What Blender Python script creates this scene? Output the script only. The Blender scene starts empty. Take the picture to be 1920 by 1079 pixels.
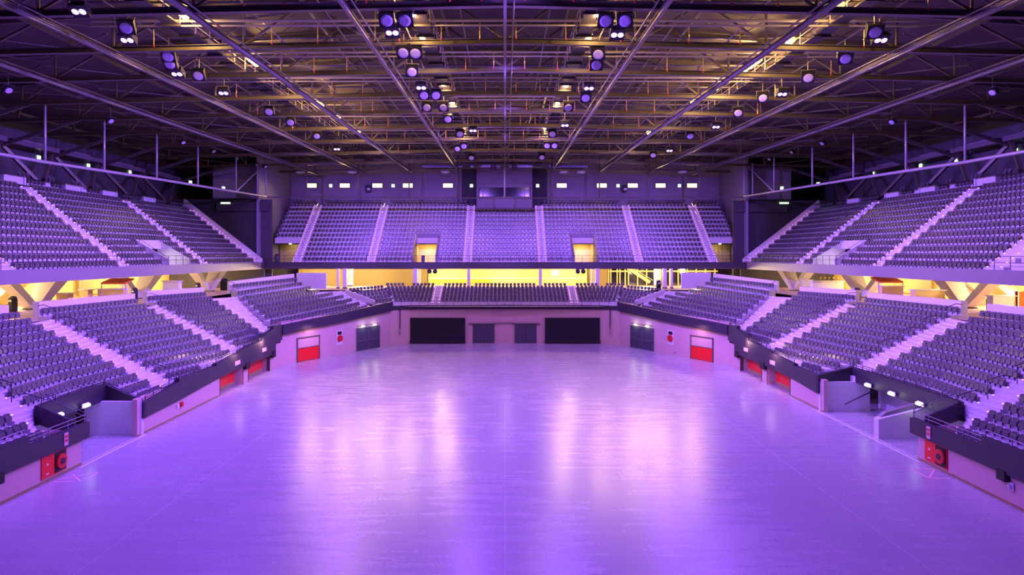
import bpy, math, random
from mathutils import Vector, Matrix
random.seed(7)
SC = bpy.context.scene
COL = SC.collection
# ------------------------------------------------------------------ camera model (pixels of the 1920x1079 frame)
F, CH, X0, Y0 = 1250.0, 10.8, 947.0, 477.0
def at(px, py, D=None, z=None, X=None):
    """world point seen at pixel (px,py) at a depth D, or at a height z, or at a lateral X"""
    if D is None:
        D = F*(CH-z)/(py-Y0) if X is None else X*F/(px-X0)
    return Vector(((px-X0)*D/F, D, CH-(py-Y0)*D/F))
# ------------------------------------------------------------------ materials
MATS = {}
def mat(name, col, rough=0.6, metal=0.0, vary=0.12, scale=6.0, emit=None, strength=0.0, bump=0.0, ribs=None, trans=0.0, spec=0.5):
    m = bpy.data.materials.new(name); m.use_nodes = True
    nt = m.node_tree; b = nt.nodes['Principled BSDF']
    b.inputs['Roughness'].default_value = rough; b.inputs['Metallic'].default_value = metal
    b.inputs['Specular IOR Level'].default_value = spec
    if trans: b.inputs['Transmission Weight'].default_value = trans
    tc = nt.nodes.new('ShaderNodeTexCoord')
    nz = nt.nodes.new('ShaderNodeTexNoise'); nz.inputs['Scale'].default_value = scale; nz.inputs['Detail'].default_value = 4
    nt.links.new(tc.outputs['Object'], nz.inputs['Vector'])
    mx = nt.nodes.new('ShaderNodeMix'); mx.data_type = 'RGBA'
    c = Vector(col)
    mx.inputs[6].default_value = (*(c*(1-vary)), 1); mx.inputs[7].default_value = (*[min(1, v) for v in c*(1+vary)], 1)
    nt.links.new(nz.outputs['Fac'], mx.inputs[0]); nt.links.new(mx.outputs[2], b.inputs['Base Color'])
    if emit:
        b.inputs['Emission Color'].default_value = (*emit, 1); b.inputs['Emission Strength'].default_value = strength
    if bump or ribs:
        bp = nt.nodes.new('ShaderNodeBump'); bp.inputs['Strength'].default_value = bump or 0.6; bp.inputs['Distance'].default_value = 0.05
        if ribs:
            wv = nt.nodes.new('ShaderNodeTexWave'); wv.bands_direction = ribs[0]; wv.inputs['Scale'].default_value = ribs[1]; wv.wave_profile = 'SIN'
            nt.links.new(tc.outputs['Object'], wv.inputs['Vector']); nt.links.new(wv.outputs['Fac'], bp.inputs['Height'])
        else:
            nt.links.new(nz.outputs['Fac'], bp.inputs['Height'])
        nt.links.new(bp.outputs['Normal'], b.inputs['Normal'])
    MATS[name] = m
    return m
mat('seat', (.10,.088,.106), .27, vary=.08, scale=3)
mat('seat_dark', (.03,.03,.035), .4)
mat('concrete', (.62,.59,.62), .7, vary=.1, scale=2)
mat('wall_beige', (.62,.42,.37), .65, vary=.06, scale=1.2)
mat('wall_white', (.68,.66,.68), .55, vary=.05)
mat('fascia', (.034,.024,.043), .5, vary=.1)
mat('fascia_upper', (.20,.16,.21), .45, vary=.05)
mat('dark_wall', (.055,.048,.065), .7, vary=.2, scale=1, bump=.4, ribs=('X', 2.2))
mat('cladding', (.33,.28,.36), .5, vary=.06, scale=.6, bump=.55, ribs=('X', 4.0))
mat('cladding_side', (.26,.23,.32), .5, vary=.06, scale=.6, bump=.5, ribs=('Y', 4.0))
mat('black', (.008,.007,.010), .55)
mat('curtain', (.010,.009,.014), .8, bump=.5, ribs=('X', 3.0))
mat('steel', (.13,.11,.10), .42, metal=.1, vary=.15, scale=3)
mat('steel_light', (.17,.15,.16), .38, metal=.2, vary=.12)
mat('galvanised', (.42,.38,.34), .4, metal=.2, vary=.15)
mat('rail', (.06,.05,.08), .35, metal=.5)
mat('rail_light', (.30,.27,.38), .3, metal=.6)
mat('pipe', (.42,.38,.44), .35, metal=.2)
mat('deck', (.085,.065,.06), .7, vary=.25, scale=.8, bump=.6, ribs=('Y', 1.6))
mat('cream', (.86,.64,.25), .6, vary=.06, scale=1)
mat('olive', (.34,.25,.10), .6, vary=.08, scale=1, bump=.4, ribs=('X', 3.0))
mat('yellow', (.80,.55,.06), .5)
mat('column', (.62,.56,.55), .55, vary=.05)
mat('conc_floor', (.50,.36,.30), .5)
mat('red', (.85,.015,.012), .4, vary=.04)
mat('red_hose', (.65,.012,.02), .4)
mat('orange', (.85,.12,.02), .5)
mat('door_grey', (.07,.065,.09), .5, vary=.06)
mat('chrome', (.55,.55,.6), .25, metal=.9)
mat('sign_pink', (.75,.42,.50), .5)
mat('tape', (1.0,.62,.55), .5)
mat('gold', (.75,.50,.2), .3, metal=.7)
mat('glass_dark', (.02,.02,.05), .08, spec=.8)
mat('lens', (.55,.5,.75), .2)
mat('floor_line', (.50,.47,.52), .4)
mat('white', (.8,.8,.8), .5)
mat('paint', (.75,.72,.78), .5)
mat('led_violet', (.1,.05,.2), emit=(.5,.26,1.0), strength=4)
mat('lamp_warm', (.8,.6,.2), emit=(1.0,.60,.16), strength=3.2)
mat('lamp_wall', (.9,.7,.4), emit=(1.0,.66,.30), strength=2.6)
mat('lamp_exit', (.8,.9,.7), emit=(.62,1.0,.55), strength=1.8)
mat('lamp_door', (.8,.9,.8), emit=(.85,1.0,.62), strength=2.5)
mat('led_step', (.8,.3,.7), emit=(1.0,.32,.75), strength=5)
mat('lamp_conc', (1,.9,.6), emit=(1.0,.8,.45), strength=10)
mat('screen', (.3,.3,.35), emit=(1.0,.95,.7), strength=1.5)

def floor_mat():
    m = bpy.data.materials.new('polished_concrete'); m.use_nodes = True
    nt = m.node_tree; b = nt.nodes['Principled BSDF']; L = nt.links.new
    tc = nt.nodes.new('ShaderNodeTexCoord')
    def noise(sx, sy, sc, det=5):
        mp = nt.nodes.new('ShaderNodeMapping'); mp.inputs['Scale'].default_value = (sx, sy, 1)
        n = nt.nodes.new('ShaderNodeTexNoise'); n.inputs['Scale'].default_value = sc; n.inputs['Detail'].default_value = det
        L(tc.outputs['Object'], mp.inputs['Vector']); L(mp.outputs['Vector'], n.inputs['Vector']); return n.outputs['Fac']
    streak = noise(.22, 1.4, 1.2, 10); cloud = noise(.5, .35, .35, 6); fine = noise(1, 1, 7, 6)
    def mth(op, a, b_):
        n = nt.nodes.new('ShaderNodeMath'); n.operation = op
        for i, v in enumerate((a, b_)):
            if isinstance(v, (int, float)): n.inputs[i].default_value = v
            else: L(v, n.inputs[i])
        return n.outputs[0]
    mixv = mth('ADD', mth('MULTIPLY', streak, .40), mth('ADD', mth('MULTIPLY', cloud, .45), mth('MULTIPLY', fine, .15)))
    cr = nt.nodes.new('ShaderNodeValToRGB')
    cr.color_ramp.elements[0].position = .25; cr.color_ramp.elements[0].color = (.35,.33,.36,1)
    cr.color_ramp.elements[1].position = .85; cr.color_ramp.elements[1].color = (.445,.425,.46,1)
    L(mixv, cr.inputs['Fac']); L(cr.outputs['Color'], b.inputs['Base Color'])
    rr = nt.nodes.new('ShaderNodeMapRange'); rr.inputs[1].default_value = .25; rr.inputs[2].default_value = .85
    rr.inputs[3].default_value = .22; rr.inputs[4].default_value = .34
    L(mixv, rr.inputs[0]); L(rr.outputs[0], b.inputs['Roughness'])
    b.inputs['Specular IOR Level'].default_value = .55
    MATS['floor'] = m
floor_mat()
# ------------------------------------------------------------------ mesh builder
class MB:
    def __init__(s): s.v = []; s.f = []
    def quad(s, *p):
        i = len(s.v); s.v += [tuple(q) for q in p]; s.f.append(tuple(range(i, i+len(p))))
    def hexa(s, p):                      # 8 points: bottom ring 0-3, top ring 4-7
        i = len(s.v); s.v += [tuple(q) for q in p]
        for a in ((3,2,1,0),(4,5,6,7),(0,1,5,4),(1,2,6,5),(2,3,7,6),(3,0,4,7)): s.f.append(tuple(i+k for k in a))
    def box(s, c, d, rz=0):
        c = Vector(c); x, y, z = d[0]/2, d[1]/2, d[2]/2; R = Matrix.Rotation(rz, 3, 'Z')
        s.hexa([c+R@Vector(q) for q in ((-x,-y,-z),(x,-y,-z),(x,y,-z),(-x,y,-z),(-x,-y,z),(x,-y,z),(x,y,z),(-x,y,z))])
    def beam(s, a, b, w, h, up=(0,0,1)):
        a, b = Vector(a), Vector(b); t = (b-a).normalized(); up = Vector(up)
        if abs(t.dot(up)) > .98: up = Vector((1,0,0))
        r = t.cross(up).normalized(); u = r.cross(t)
        o = [-r*w/2-u*h/2, r*w/2-u*h/2, r*w/2+u*h/2, -r*w/2+u*h/2]
        s.hexa([a+q for q in o]+[b+q for q in o])
    def ibeam(s, a, b, w, h, up=(0,0,1)):
        a, b = Vector(a), Vector(b); t = .035
        z = Vector((0,0,1))
        s.beam(a+z*(h/2-t/2), b+z*(h/2-t/2), w, t); s.beam(a-z*(h/2-t/2), b-z*(h/2-t/2), w, t); s.beam(a, b, w*.22, h-2*t)
    def tube(s, pts, r, n=6):
        pts = [Vector(p) for p in pts]; rings = []
        for i, p in enumerate(pts):
            t = (pts[min(i+1, len(pts)-1)]-pts[max(i-1, 0)]).normalized()
            up = Vector((0,0,1)) if abs(t.z) < .95 else Vector((1,0,0))
            a = t.cross(up).normalized(); b = t.cross(a); j = len(s.v)
            s.v += [tuple(p+(a*math.cos(2*math.pi*k/n)+b*math.sin(2*math.pi*k/n))*r) for k in range(n)]; rings.append(j)
        for j, k in zip(rings, rings[1:]):
            for q in range(n): s.f.append((j+q, j+(q+1)%n, k+(q+1)%n, k+q))
        s.f.append(tuple(rings[0]+q for q in reversed(range(n)))); s.f.append(tuple(rings[-1]+q for q in range(n)))
    def lathe(s, base, axis, prof, n=12):  # prof: (radius, distance along axis)
        base, ax = Vector(base), Vector(axis).normalized()
        up = Vector((0,0,1)) if abs(ax.z) < .95 else Vector((1,0,0)); a = ax.cross(up).normalized(); b = ax.cross(a); rings = []
        for r, d in prof:
            rings.append(len(s.v)); s.v += [tuple(base+ax*d+(a*math.cos(2*math.pi*k/n)+b*math.sin(2*math.pi*k/n))*r) for k in range(n)]
        for j, k in zip(rings, rings[1:]):
            for q in range(n): s.f.append((j+q, j+(q+1)%n, k+(q+1)%n, k+q))
        s.f.append(tuple(rings[0]+q for q in reversed(range(n)))); s.f.append(tuple(rings[-1]+q for q in range(n)))
    def ribbon(s, pts, thick):             # pts: (x, y, zbottom, ztop); a wall following the points, thickness to the outside (away from x=0)
        n = len(pts)
        for i in range(n-1):
            (x0,y0,b0,t0), (x1,y1,b1,t1) = pts[i], pts[i+1]
            d = Vector((x1-x0, y1-y0, 0))
            if d.length < 1e-4: continue
            nn = Vector((-d.y, d.x, 0)).normalized()
            mid = Vector(((x0+x1)/2, (y0+y1)/2-45, 0))
            if nn.dot(mid) < 0: nn = -nn
            o = nn*thick
            s.hexa([(x0,y0,b0),(x1,y1,b1),(x1+o.x,y1+o.y,b1),(x0+o.x,y0+o.y,b0),(x0,y0,t0),(x1,y1,t1),(x1+o.x,y1+o.y,t1),(x0+o.x,y0+o.y,t0)])
    def build(s, name, m, parent=None, smooth=False, loc=None):
        me = bpy.data.meshes.new(name); me.from_pydata(s.v, [], s.f)
        me.materials.append(MATS[m] if isinstance(m, str) else m)
        if smooth: me.polygons.foreach_set('use_smooth', [True]*len(me.polygons))
        me.update()
        o = bpy.data.objects.new(name, me); COL.objects.link(o)
        if parent: o.parent = parent; o.matrix_parent_inverse = Matrix.Translation(-Vector(parent.location)) if not any(parent.rotation_euler) else (Matrix.Translation(parent.location) @ parent.rotation_euler.to_matrix().to_4x4()).inverted()
        if loc is not None: o.location = loc
        return o
def tag(o, label, cat, group=None):
    o['label'] = label; o['category'] = cat
    if group: o['group'] = group
    return o
def thing(name, loc, label, cat, group=None, rz=0):
    o = bpy.data.objects.new(name, None); COL.objects.link(o); o.location = loc; o.rotation_euler = (0, 0, rz); o.empty_display_size = .2
    return tag(o, label, cat, group)
def struct(o):
    o['kind'] = 'structure'; return o
def child(o, name, parent, loc=None, rz=None):       # linked copy as a child in parent-local coordinates
    c = bpy.data.objects.new(name, o.data if hasattr(o, 'data') else o); COL.objects.link(c); c.parent = parent
    if loc is not None: c.location = loc
    if rz is not None: c.rotation_euler = (0, 0, rz)
    return c
def mesh_only(mb, name, m, smooth=False):
    o = mb.build(name, m, smooth=smooth); me = o.data; bpy.data.objects.remove(o); return me
def light(kind, loc, col, energy, target=None, size=.3, angle=120, blend=1.0, sy=None):
    l = bpy.data.lights.new('lamp_or_fill_light', kind); l.color = col; l.energy = energy
    if kind == 'SPOT': l.spot_size = math.radians(angle); l.spot_blend = blend; l.shadow_soft_size = size
    elif kind == 'AREA':
        l.size = size
        if sy: l.shape = 'RECTANGLE'; l.size_y = sy
    else: l.shadow_soft_size = size
    o = bpy.data.objects.new('lamp_or_fill_light', l); COL.objects.link(o); o.location = loc
    if target is not None: o.rotation_euler = (Vector(target)-Vector(loc)).to_track_quat('-Z', 'Y').to_euler()
    return o
ORD = ['', 'first','second','third','fourth','fifth','sixth','seventh','eighth','ninth','tenth','eleventh','twelfth','thirteenth','fourteenth','fifteenth','sixteenth','seventeenth','eighteenth','nineteenth','twentieth'] + ['twenty-'+w for w in ('first','second','third','fourth','fifth','sixth','seventh','eighth','ninth')] + ['thirtieth']
SN = {-1: 'left', 1: 'right'}
# ------------------------------------------------------------------ seats
SEATS = []     # (x, y, ztread, yaw, info)
class Block:
    """a bank of rows; near(k), far(k) give plan points, ztop(k, t) the top of a seat"""
    def __init__(s, name, near, far, ks, ztop, pitch=.5, depth=.77, mid=None, span=None, gap=None, sc=(1,1)):
        s.__dict__.update(locals()); del s.__dict__['s']
    def pts(s, k):
        p = [Vector((*s.near(k), 0)), Vector((*s.far(k), 0))]
        if s.span and k in s.span:
            a, b = s.span[k]; q = [p[0].lerp(p[1], a), p[0].lerp(p[1], b)]; p = q
        elif s.mid: p.insert(1, Vector((*s.mid(k), 0)))
        return p
    def out(s, a, b):
        d = (b-a).normalized(); n = Vector((-d.y, d.x, 0))
        return n if n.dot(Vector((a.x, (a.y-45)*(1.0 if a.y > 78 else 0), 0))) > 0 else -n
    def tread(s, k, t=.5): return s.ztop(k, t) - .68*s.sc[1]
    def fill(s, label):
        for k in s.ks:
            P = s.pts(k); tot = sum((b-a).length for a, b in zip(P, P[1:])); n = max(1, round(tot/s.pitch)); acc = 0
            seq = []
            for a, b in zip(P, P[1:]):
                L = (b-a).length; o = s.out(a, b)
                for i in range(n):
                    u = (i+.5)*tot/n
                    if acc <= u < acc+L: seq.append((a.lerp(b, (u-acc)/L), o, u/tot, i+1))
                acc += L
            for p, o, t, i in seq:
                if s.gap and s.gap(k, p): continue
                SEATS.append((p.x, p.y, s.tread(k, t), math.atan2(o.x, o.y)*-1, (label, k-min(s.ks)+1, i, n), s.sc))
    def terrace(s, mb, zlow=None, ext=0.0):
        for k in s.ks:
            P = s.pts(k)
            for j, (a, b) in enumerate(zip(P, P[1:])):
                o = s.out(a, b); d = (b-a).normalized(); nseg = 1
                za, zb = s.tread(k, j/(len(P)-1)), s.tread(k, (j+1)/(len(P)-1))
                zpa, zpb = (s.tread(k-1, j/(len(P)-1)), s.tread(k-1, (j+1)/(len(P)-1)))
                pieces = [(a-d*ext, b+d*ext)]
                if s.gap:
                    pieces = []; n = 60; run = None
                    for q in range(n+1):
                        pt = a.lerp(b, q/n); g = s.gap(k, pt)
                        if not g and run is None: run = pt
                        if (g or q == n) and run is not None:
                            if (pt-run).length > .3: pieces.append((run, pt))
                            run = None
                for (p, q) in pieces:
                    f = -(s.depth-.17); bk = .17+.02
                    pf, qf, pb, qb = p+o*f, q+o*f, p+o*bk, q+o*bk
                    mb.hexa([(pf.x,pf.y,zpa-.1),(qf.x,qf.y,zpb-.1),(qb.x,qb.y,zpb-.1),(pb.x,pb.y,zpa-.1),(pf.x,pf.y,za),(qf.x,qf.y,zb),(qb.x,qb.y,zb),(pb.x,pb.y,za)])
def aisle(name, A, B, ks, label, lights=True, both=False, depth=.77, lw=.09):
    """steps between the ends A(k), B(k) (plan points) of two banks; z from zt(k)"""
    root = None; mb = MB(); lp = []; LS = 1.0 if both else .7
    for k in ks:
        a, b, z0 = A(k); a2, b2, z1 = A(k+1)
        for j in (0, 1):
            t0, t1 = j/2, (j+1)/2
            sh = lambda p, q: (p-q).normalized()
            o = sh(a2, a) if (a2-a).length > 1e-3 else Vector((0,0,0))
            pa, pb, qa, qb = a.lerp(a2, t0), b.lerp(b2, t0), a.lerp(a2, t1), b.lerp(b2, t1)
            off = o*-(depth-.17)
            pa, pb, qa, qb = pa+off, pb+off, qa+off*1.0, qb+off
            zt = z0+(z1-z0)*j/2
            mb.hexa([(pa.x,pa.y,z0-.45),(pb.x,pb.y,z0-.45),(qb.x,qb.y,z0-.45),(qa.x,qa.y,z0-.45),(pa.x,pa.y,zt),(pb.x,pb.y,zt),(qb.x,qb.y,zt),(qa.x,qa.y,zt)])
            d = (pb-pa)
            if lights:
                for t in ((.15, .85) if both else ((.2,) if j == 0 else (.8,))):
                    q = pa.lerp(pb, t)+o*.04; lp.append((q.x, q.y, zt+.02))
    a, b, z0 = A(ks[0])
    root = thing(name, ((a.x+b.x)/2, (a.y+b.y)/2, z0), label, 'stairs', 'aisle stairs between the seating banks')
    clampv(mb); mb.build('steps', 'concrete', root)
    for p in lp:
        sd = -1 if p[0] < 0 else 1
        if p[1] < 64 and p[2] < 3.6 and abs(p[0]) < (24.5 if VN[sd]-1.0 < p[1] < VF[sd]+.8 else 22.1): continue
        child(STEP, 'step_light', root, Vector(p)-root.location).scale = (LS,)*3
    return root
def rounded_panel(mb, w, z0, z1, y0, lean, th, nx=6, nz=6, curve=.05, wb=.9, rad=.09):
    n0 = len(mb.v)
    def pt(u, v, back):
        z = z0+(z1-z0)*v; hw = w/2*(wb+(1-wb)*min(1, v*1.6))
        dz = min(z-z0, z1-z)
        if dz < rad: hw -= rad-math.sqrt(max(0, rad*rad-(rad-dz)**2))
        x = hw*u; y = y0+lean*(z-z0)-curve*(u*u)+(th if back else 0)-(.012 if not back else 0)*(1-u*u)
        return (x, y, z)
    vs = [0]+[(.5-.5*math.cos(math.pi*(i)/(nz)))for i in range(1, nz)]+[1]
    for back in (0, 1):
        for v in vs:
            for i in range(nx+1): mb.v.append(pt(-1+2*i/nx, v, back))
    W = nx+1; H = len(vs); K = W*H
    g = lambda b, i, j: n0+b*K+j*W+i
    for j in range(H-1):
        for i in range(nx):
            mb.f.append((g(0,i,j), g(0,i+1,j), g(0,i+1,j+1), g(0,i,j+1))); mb.f.append((g(1,i,j+1), g(1,i+1,j+1), g(1,i+1,j), g(1,i,j)))
        mb.f.append((g(1,0,j), g(0,0,j), g(0,0,j+1), g(1,0,j+1))); mb.f.append((g(0,nx,j), g(1,nx,j), g(1,nx,j+1), g(0,nx,j+1)))
    for i in range(nx):
        mb.f.append((g(0,i+1,0), g(0,i,0), g(1,i,0), g(1,i+1,0))); mb.f.append((g(0,i,H-1), g(0,i+1,H-1), g(1,i+1,H-1), g(1,i,H-1)))
m = MB(); m.box((0,0,0), (.10,.04,.035)); STEP = mesh_only(m, 'step_light', 'led_step')
VN = {-1: 34.2, 1: 35.1}; VF = {-1: 39.4, 1: 45.5}
def clampv(mb):
    """keeps the lower treads behind the arena wall and out of the floor tunnels"""
    o = []
    for (x, y, z) in mb.v:
        s = -1 if x < 0 else 1; a = abs(x)
        if y < 64 and z < 3.6:
            lo_ = 22.08
            if VN[s]-.15 < y < VF[s]+.75: lo_ = 24.42
            a = max(a, lo_)
        o.append((s*a, y, z))
    mb.v = o
# ------------------------------------------------------------------ floor and the arena wall
G = {-1: 1.0, 1: 1.022}                      # the right stand sits a little farther down the hall
ZT = lambda k: 2.18+.4025*k                  # seat tops of the lower side stand
XK = lambda k: 22.8+.77*k
AW, DC = 21.75, 64.6                         # arena wall lateral position, where the corner wall starts
fl = MB(); fl.quad((-36,4,0),(36,4,0),(36,84,0),(-36,84,0)); struct(fl.build('floor', 'floor'))
n = 0
for X in (-14.5, 14.5, 0.0):
    n += 1; l = MB(); w = .035 if X else .03; l.box((X, 43, .004), (w, 76, .006)); struct(l.build('trim_%d' % n, 'floor_line'))
for s in (-1, 1):
    n += 1; l = MB(); dn, df = ((34.2, 39.4) if s < 0 else (35.1, 45.5))
    l.box((s*21.5, (dn+df)/2, .004), (.12, df-dn+1, .006)); l.box((s*21.75, (dn+df)/2, .004), (.05, df-dn, .006)); struct(l.build('trim_%d' % n, 'paint'))
# lower wall: near piece, then past the vomitory with two recessed red doors, then the corner wall with exit doors
def along(s, t):                              # corner wall point, t = 0..1
    a = Vector((s*AW, DC, 0)); b = Vector((s*13.6, 79.3, 0)); return a.lerp(b, t)
RD = {s: [(50.9, 55.3), (56.5, 61.6)] for s in (-1, 1)}
for s in (-1, 1):
    w = MB(); nm = SN[s]; X = s*AW; hi = 2.2
    w.box((X+s*.15, (8+VN[s]-.3)/2, .75), (.3, VN[s]-8.3, 1.5)); w.box((X+s*1.3, VN[s]-.15, .9), (2.6, .3, 1.8))
    segs = [VF[s]]+[v for p in RD[s] for v in p]+[DC]
    for i in range(0, len(segs), 2): w.box((X+s*.15, (segs[i]+segs[i+1])/2, hi/2), (.3, segs[i+1]-segs[i], hi))
    for (a, b) in RD[s]:
        w.box((X+s*.4, a-.05, 1.0), (.8, .1, 2.0)); w.box((X+s*.4, b+.05, 1.0), (.8, .1, 2.0)); w.box((X+s*.75, (a+b)/2, 1.0), (.1, b-a, 2.0)); w.box((X+s*.4,(a+b)/2,1.98),(.8,b-a,.06))
    struct(w.build('wall_%s' % nm, 'wall_beige'))
    bb = MB(); bb.box((X-s*.012, (8+VN[s])/2, .05), (.02, VN[s]-8, .1)); bb.box((X-s*.012, (VF[s]+50.6)/2, .05), (.02, 50.6-VF[s], .1)); struct(bb.build('baseboard_%s' % nm, 'olive'))
    c = MB(); p, q = along(s, 0), along(s, 1); c.ribbon([(p.x,p.y,0,4.2),(q.x,q.y,0,4.6)], .3)
    struct(c.build('wall_corner_%s' % nm, 'wall_beige'))
w = MB(); w.ribbon([(-13.6,79.3,0,4.6),(-11.4,80.6,0,4.6),(0,81.2,0,4.6),(11.4,80.6,0,4.6),(13.6,79.3,0,4.6)], .3); struct(w.build('wall_far', 'wall_beige'))
# recessed red doors in the side walls
dn = 0
def doorlight(p, e=25): light('AREA', p, (1, .8, .7), e, target=(p[0], p[1], 0), size=.5)
for s in (-1, 1):
    for i, (a, b) in enumerate(RD[s]):
        dn += 1; X = s*(AW+.6); ym = (a+b)/2
        d = struct(thing('door_%d' % dn, (X, ym, 0), 'red roll-up door in a recess of the %s side wall, %s' % (SN[s], 'nearer one' if i == 0 else 'farther one'), 'door')); 
        m = MB(); m.box((X+s*.03, ym-.1, .98), (.05, b-a-.3, 1.3)); m.build('red_panel', 'red', d)
        m = MB(); m.box((X+s*.02, ym-.1, .17), (.06, b-a-.3, .32)); m.build('bottom_panel', 'olive', d)
        m = MB(); m.box((X, ym-.1, 1.8), (.12, b-a-.3, .32)); m.build('roller_box', 'black', d)
        light('AREA', (s*(AW-.6), ym, 3.2), (1, .6, .55), 70, target=(X, ym, .9), size=.4)  # added light to brighten the red door, no lamp stands here
        m = MB(); m.box((s*(AW-.05), b+.5, 1.5), (.45, .8, .6)); tag(m.build('wall_speaker', 'black'), 'black box loudspeaker on the %s wall beside the %s red door' % (SN[s], 'nearer' if i == 0 else 'farther'), 'loudspeaker', 'wall loudspeakers')
        m = MB(); m.box((s*(AW-.22), ym+.6, 2.05+.2*i), (.03, 1.0, .32)); tag(m.build('door_sign', 'sign_pink'), 'small pink sign on the fascia above the %s red door, %s side' % ('nearer' if i == 0 else 'farther', SN[s]), 'sign', 'door signs')
# corner wall: red shutter, hose reel, double exit doors with lamps
for s in (-1, 1):
    p0, p1 = along(s, 0), along(s, 1); u = (p1-p0).normalized(); nrm = Vector((-s*abs(u.y), -abs(u.x), 0)).normalized(); rz = math.atan2(u.y, u.x); L = (p1-p0).length
    def fr(mb, c, wd, z0, z1, dp, off=.0): 
        q = p0+u*c+nrm*off; mb.box((q.x, q.y, (z0+z1)/2), (wd, dp, z1-z0), rz)
    dn += 1
    cm = 3.6; q = p0+u*cm
    d = struct(thing('door_%d' % dn, (q.x, q.y, 0), 'red roll-up door with grey upper half in the %s corner wall' % SN[s], 'door'))
    m = MB(); fr(m, cm, 2.9, .05, 1.35, .06, .03); m.build('red_panel', 'red', d)
    m = MB(); fr(m, cm, 2.9, 1.35, 2.35, .05, .02); m.build('upper_panel', 'wall_beige', d)
    m = MB(); fr(m, cm, 2.95, 1.33, 1.40, .08, .05); fr(m, cm-1.5, .1, 0, 2.4, .1, .05); fr(m, cm+1.5, .1, 0, 2.4, .1, .05); fr(m, cm, 3.1, 2.35, 2.45, .12, .06); m.build('frame', 'steel', d)
    tgt = p0+u*cm; light('AREA', tgt+nrm*1.2+Vector((0,0,3.4)), (1,.5,.45), 30, target=tgt+Vector((0,0,.7)), size=.5)  # added reddish light aimed at the red shutter, without a fixture
    m = MB(); fr(m, cm, 1.0, 2.75, 3.0, .03, .02); tag(m.build('door_sign', 'sign_pink'), 'small pink sign on the %s corner wall over the red shutter' % SN[s], 'sign', 'door signs')
    ch = 8.1; q = p0+u*ch+nrm*.05
    h = thing('fire_hose_reel', (q.x, q.y, 1.9), 'red fire hose reel in a white niche on the %s corner wall' % SN[s], 'fire hose')
    m = MB(); fr(m, ch, .85, 1.1, 2.6, .04, .02); m.build('niche', 'white', h)
    m = MB(); m.lathe(q+Vector((0,0,1.75)), nrm, [(.1,.0),(.36,.01),(.36,.14),(.1,.15)], 16); m.build('reel', 'red_hose', h)
    m = MB(); fr(m, ch, .6, 2.15, 2.5, .05, .05); m.build('cabinet', 'black', h)
    for j, c in enumerate((11.75, 13.75)):
        dn += 1; q = p0+u*c
        d = struct(thing('door_%d' % dn, (q.x, q.y, 0), 'dark grey exit door with push bar, %s corner wall, %s of two' % (SN[s], 'nearer' if j == 0 else 'farther'), 'door'))
        m = MB(); fr(m, c, 1.86, .02, 2.5, .06, .03); m.build('leaf', 'door_grey', d)
        m = MB(); fr(m, c, 1.7, 1.05, 1.11, .06, .10); m.build('push_bar', 'chrome', d)
        m = MB(); fr(m, c-.96, .06, 0, 2.56, .1, .04); fr(m, c+.96, .06, 0, 2.56, .1, .04); fr(m, c, 1.95, 2.5, 2.57, .1, .04); m.build('frame', 'steel_light', d)
        m = MB(); fr(m, c-.72, .16, 2.36, 2.42, .05, .08); fr(m, c+.72, .16, 2.36, 2.42, .05, .08); m.build('door_closer', 'chrome', d)
        q = p0+u*c+nrm*.14+Vector((0,0,2.72))
        lm = thing('exit_lamp', q, 'bright greenish lamp above the %s exit door in the %s corner wall' % ('nearer' if j == 0 else 'farther', SN[s]), 'lamp', 'lamps over the exit doors')
        m = MB(); m.lathe(q-u*.25, u, [(.02,0),(.09,.05),(.09,.45),(.02,.5)], 10); m.build('tube', 'lamp_door', lm, True)
        m = MB(); m.box(q-nrm*.1+Vector((0,0,.06)), (1.9, .06, .05), rz); m.build('bracket', 'steel', lm)
        light('POINT', q+nrm*.25+Vector((0,0,-.05)), (.9,1,.75), 14, size=.1)
# far wall: two black curtains, two grey sliding doors
for s in (-1, 1):
    X = s*8.13; 
    c = thing('stage_curtain', (X, 80.7, 0), 'wide black curtain hung in an opening of the far wall, %s of the grey doors' % SN[s], 'curtain', 'black curtains')
    m = MB(); m.box((X, 80.55, 1.75), (6.6, .25, 2.7)); m.build('curtain', 'curtain', c)
    m = MB(); m.box((X, 80.45, .22), (6.64, .45, .36)); m.build('base_box', 'black', c)
    m = MB(); m.box((X, 80.38, .42), (6.62, .08, .05)); m.build('edge_bar', 'rail', c)
    X = s*2.55+(-.05); dn += 1
    d = struct(thing('door_%d' % dn, (X, 81, 0), 'grey sliding double door in the middle of the far wall, %s one' % SN[s], 'door'))
    m = MB(); m.box((X-.66, 80.93, 1.15), (1.3,.08,2.25)); m.build('leaf', 'door_grey', d)
    m = MB(); m.box((X+.66, 80.93, 1.15), (1.3,.08,2.25)); m.build('leaf', 'door_grey', d)
    m = MB(); m.tube([(X-.15,80.85,.9),(X-.15,80.8,.95),(X-.15,80.8,1.2),(X-.15,80.85,1.25)], .025); m.build('handle', 'chrome', d)
    m = MB(); m.box((X+s*.1, 80.86, 2.36), (3.3,.12,.12)); m.build('top_track', 'steel', d)
m = MB(); m.box((0, 81.0, 2.45), (2.2,.1,.07)); struct(m.build('trim_8', 'steel'))
for s in (-1, 1):
    X = s*12.55; d = thing('wall_conduit', (X, 79.9, 1.4), 'black vertical pipe on the far wall outside the %s curtain' % SN[s], 'pipe', 'wall pipes')
    m = MB(); m.tube([(X,79.7,4.3),(X,79.7,1.9)], .06); m.build('pipe', 'black', d)
    m = MB(); m.box((X,79.7,1.6), (.14,.14,.3)); m.box((X,79.7,1.25), (.1,.1,.25)); m.build('socket_box', 'chrome', d)
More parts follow.
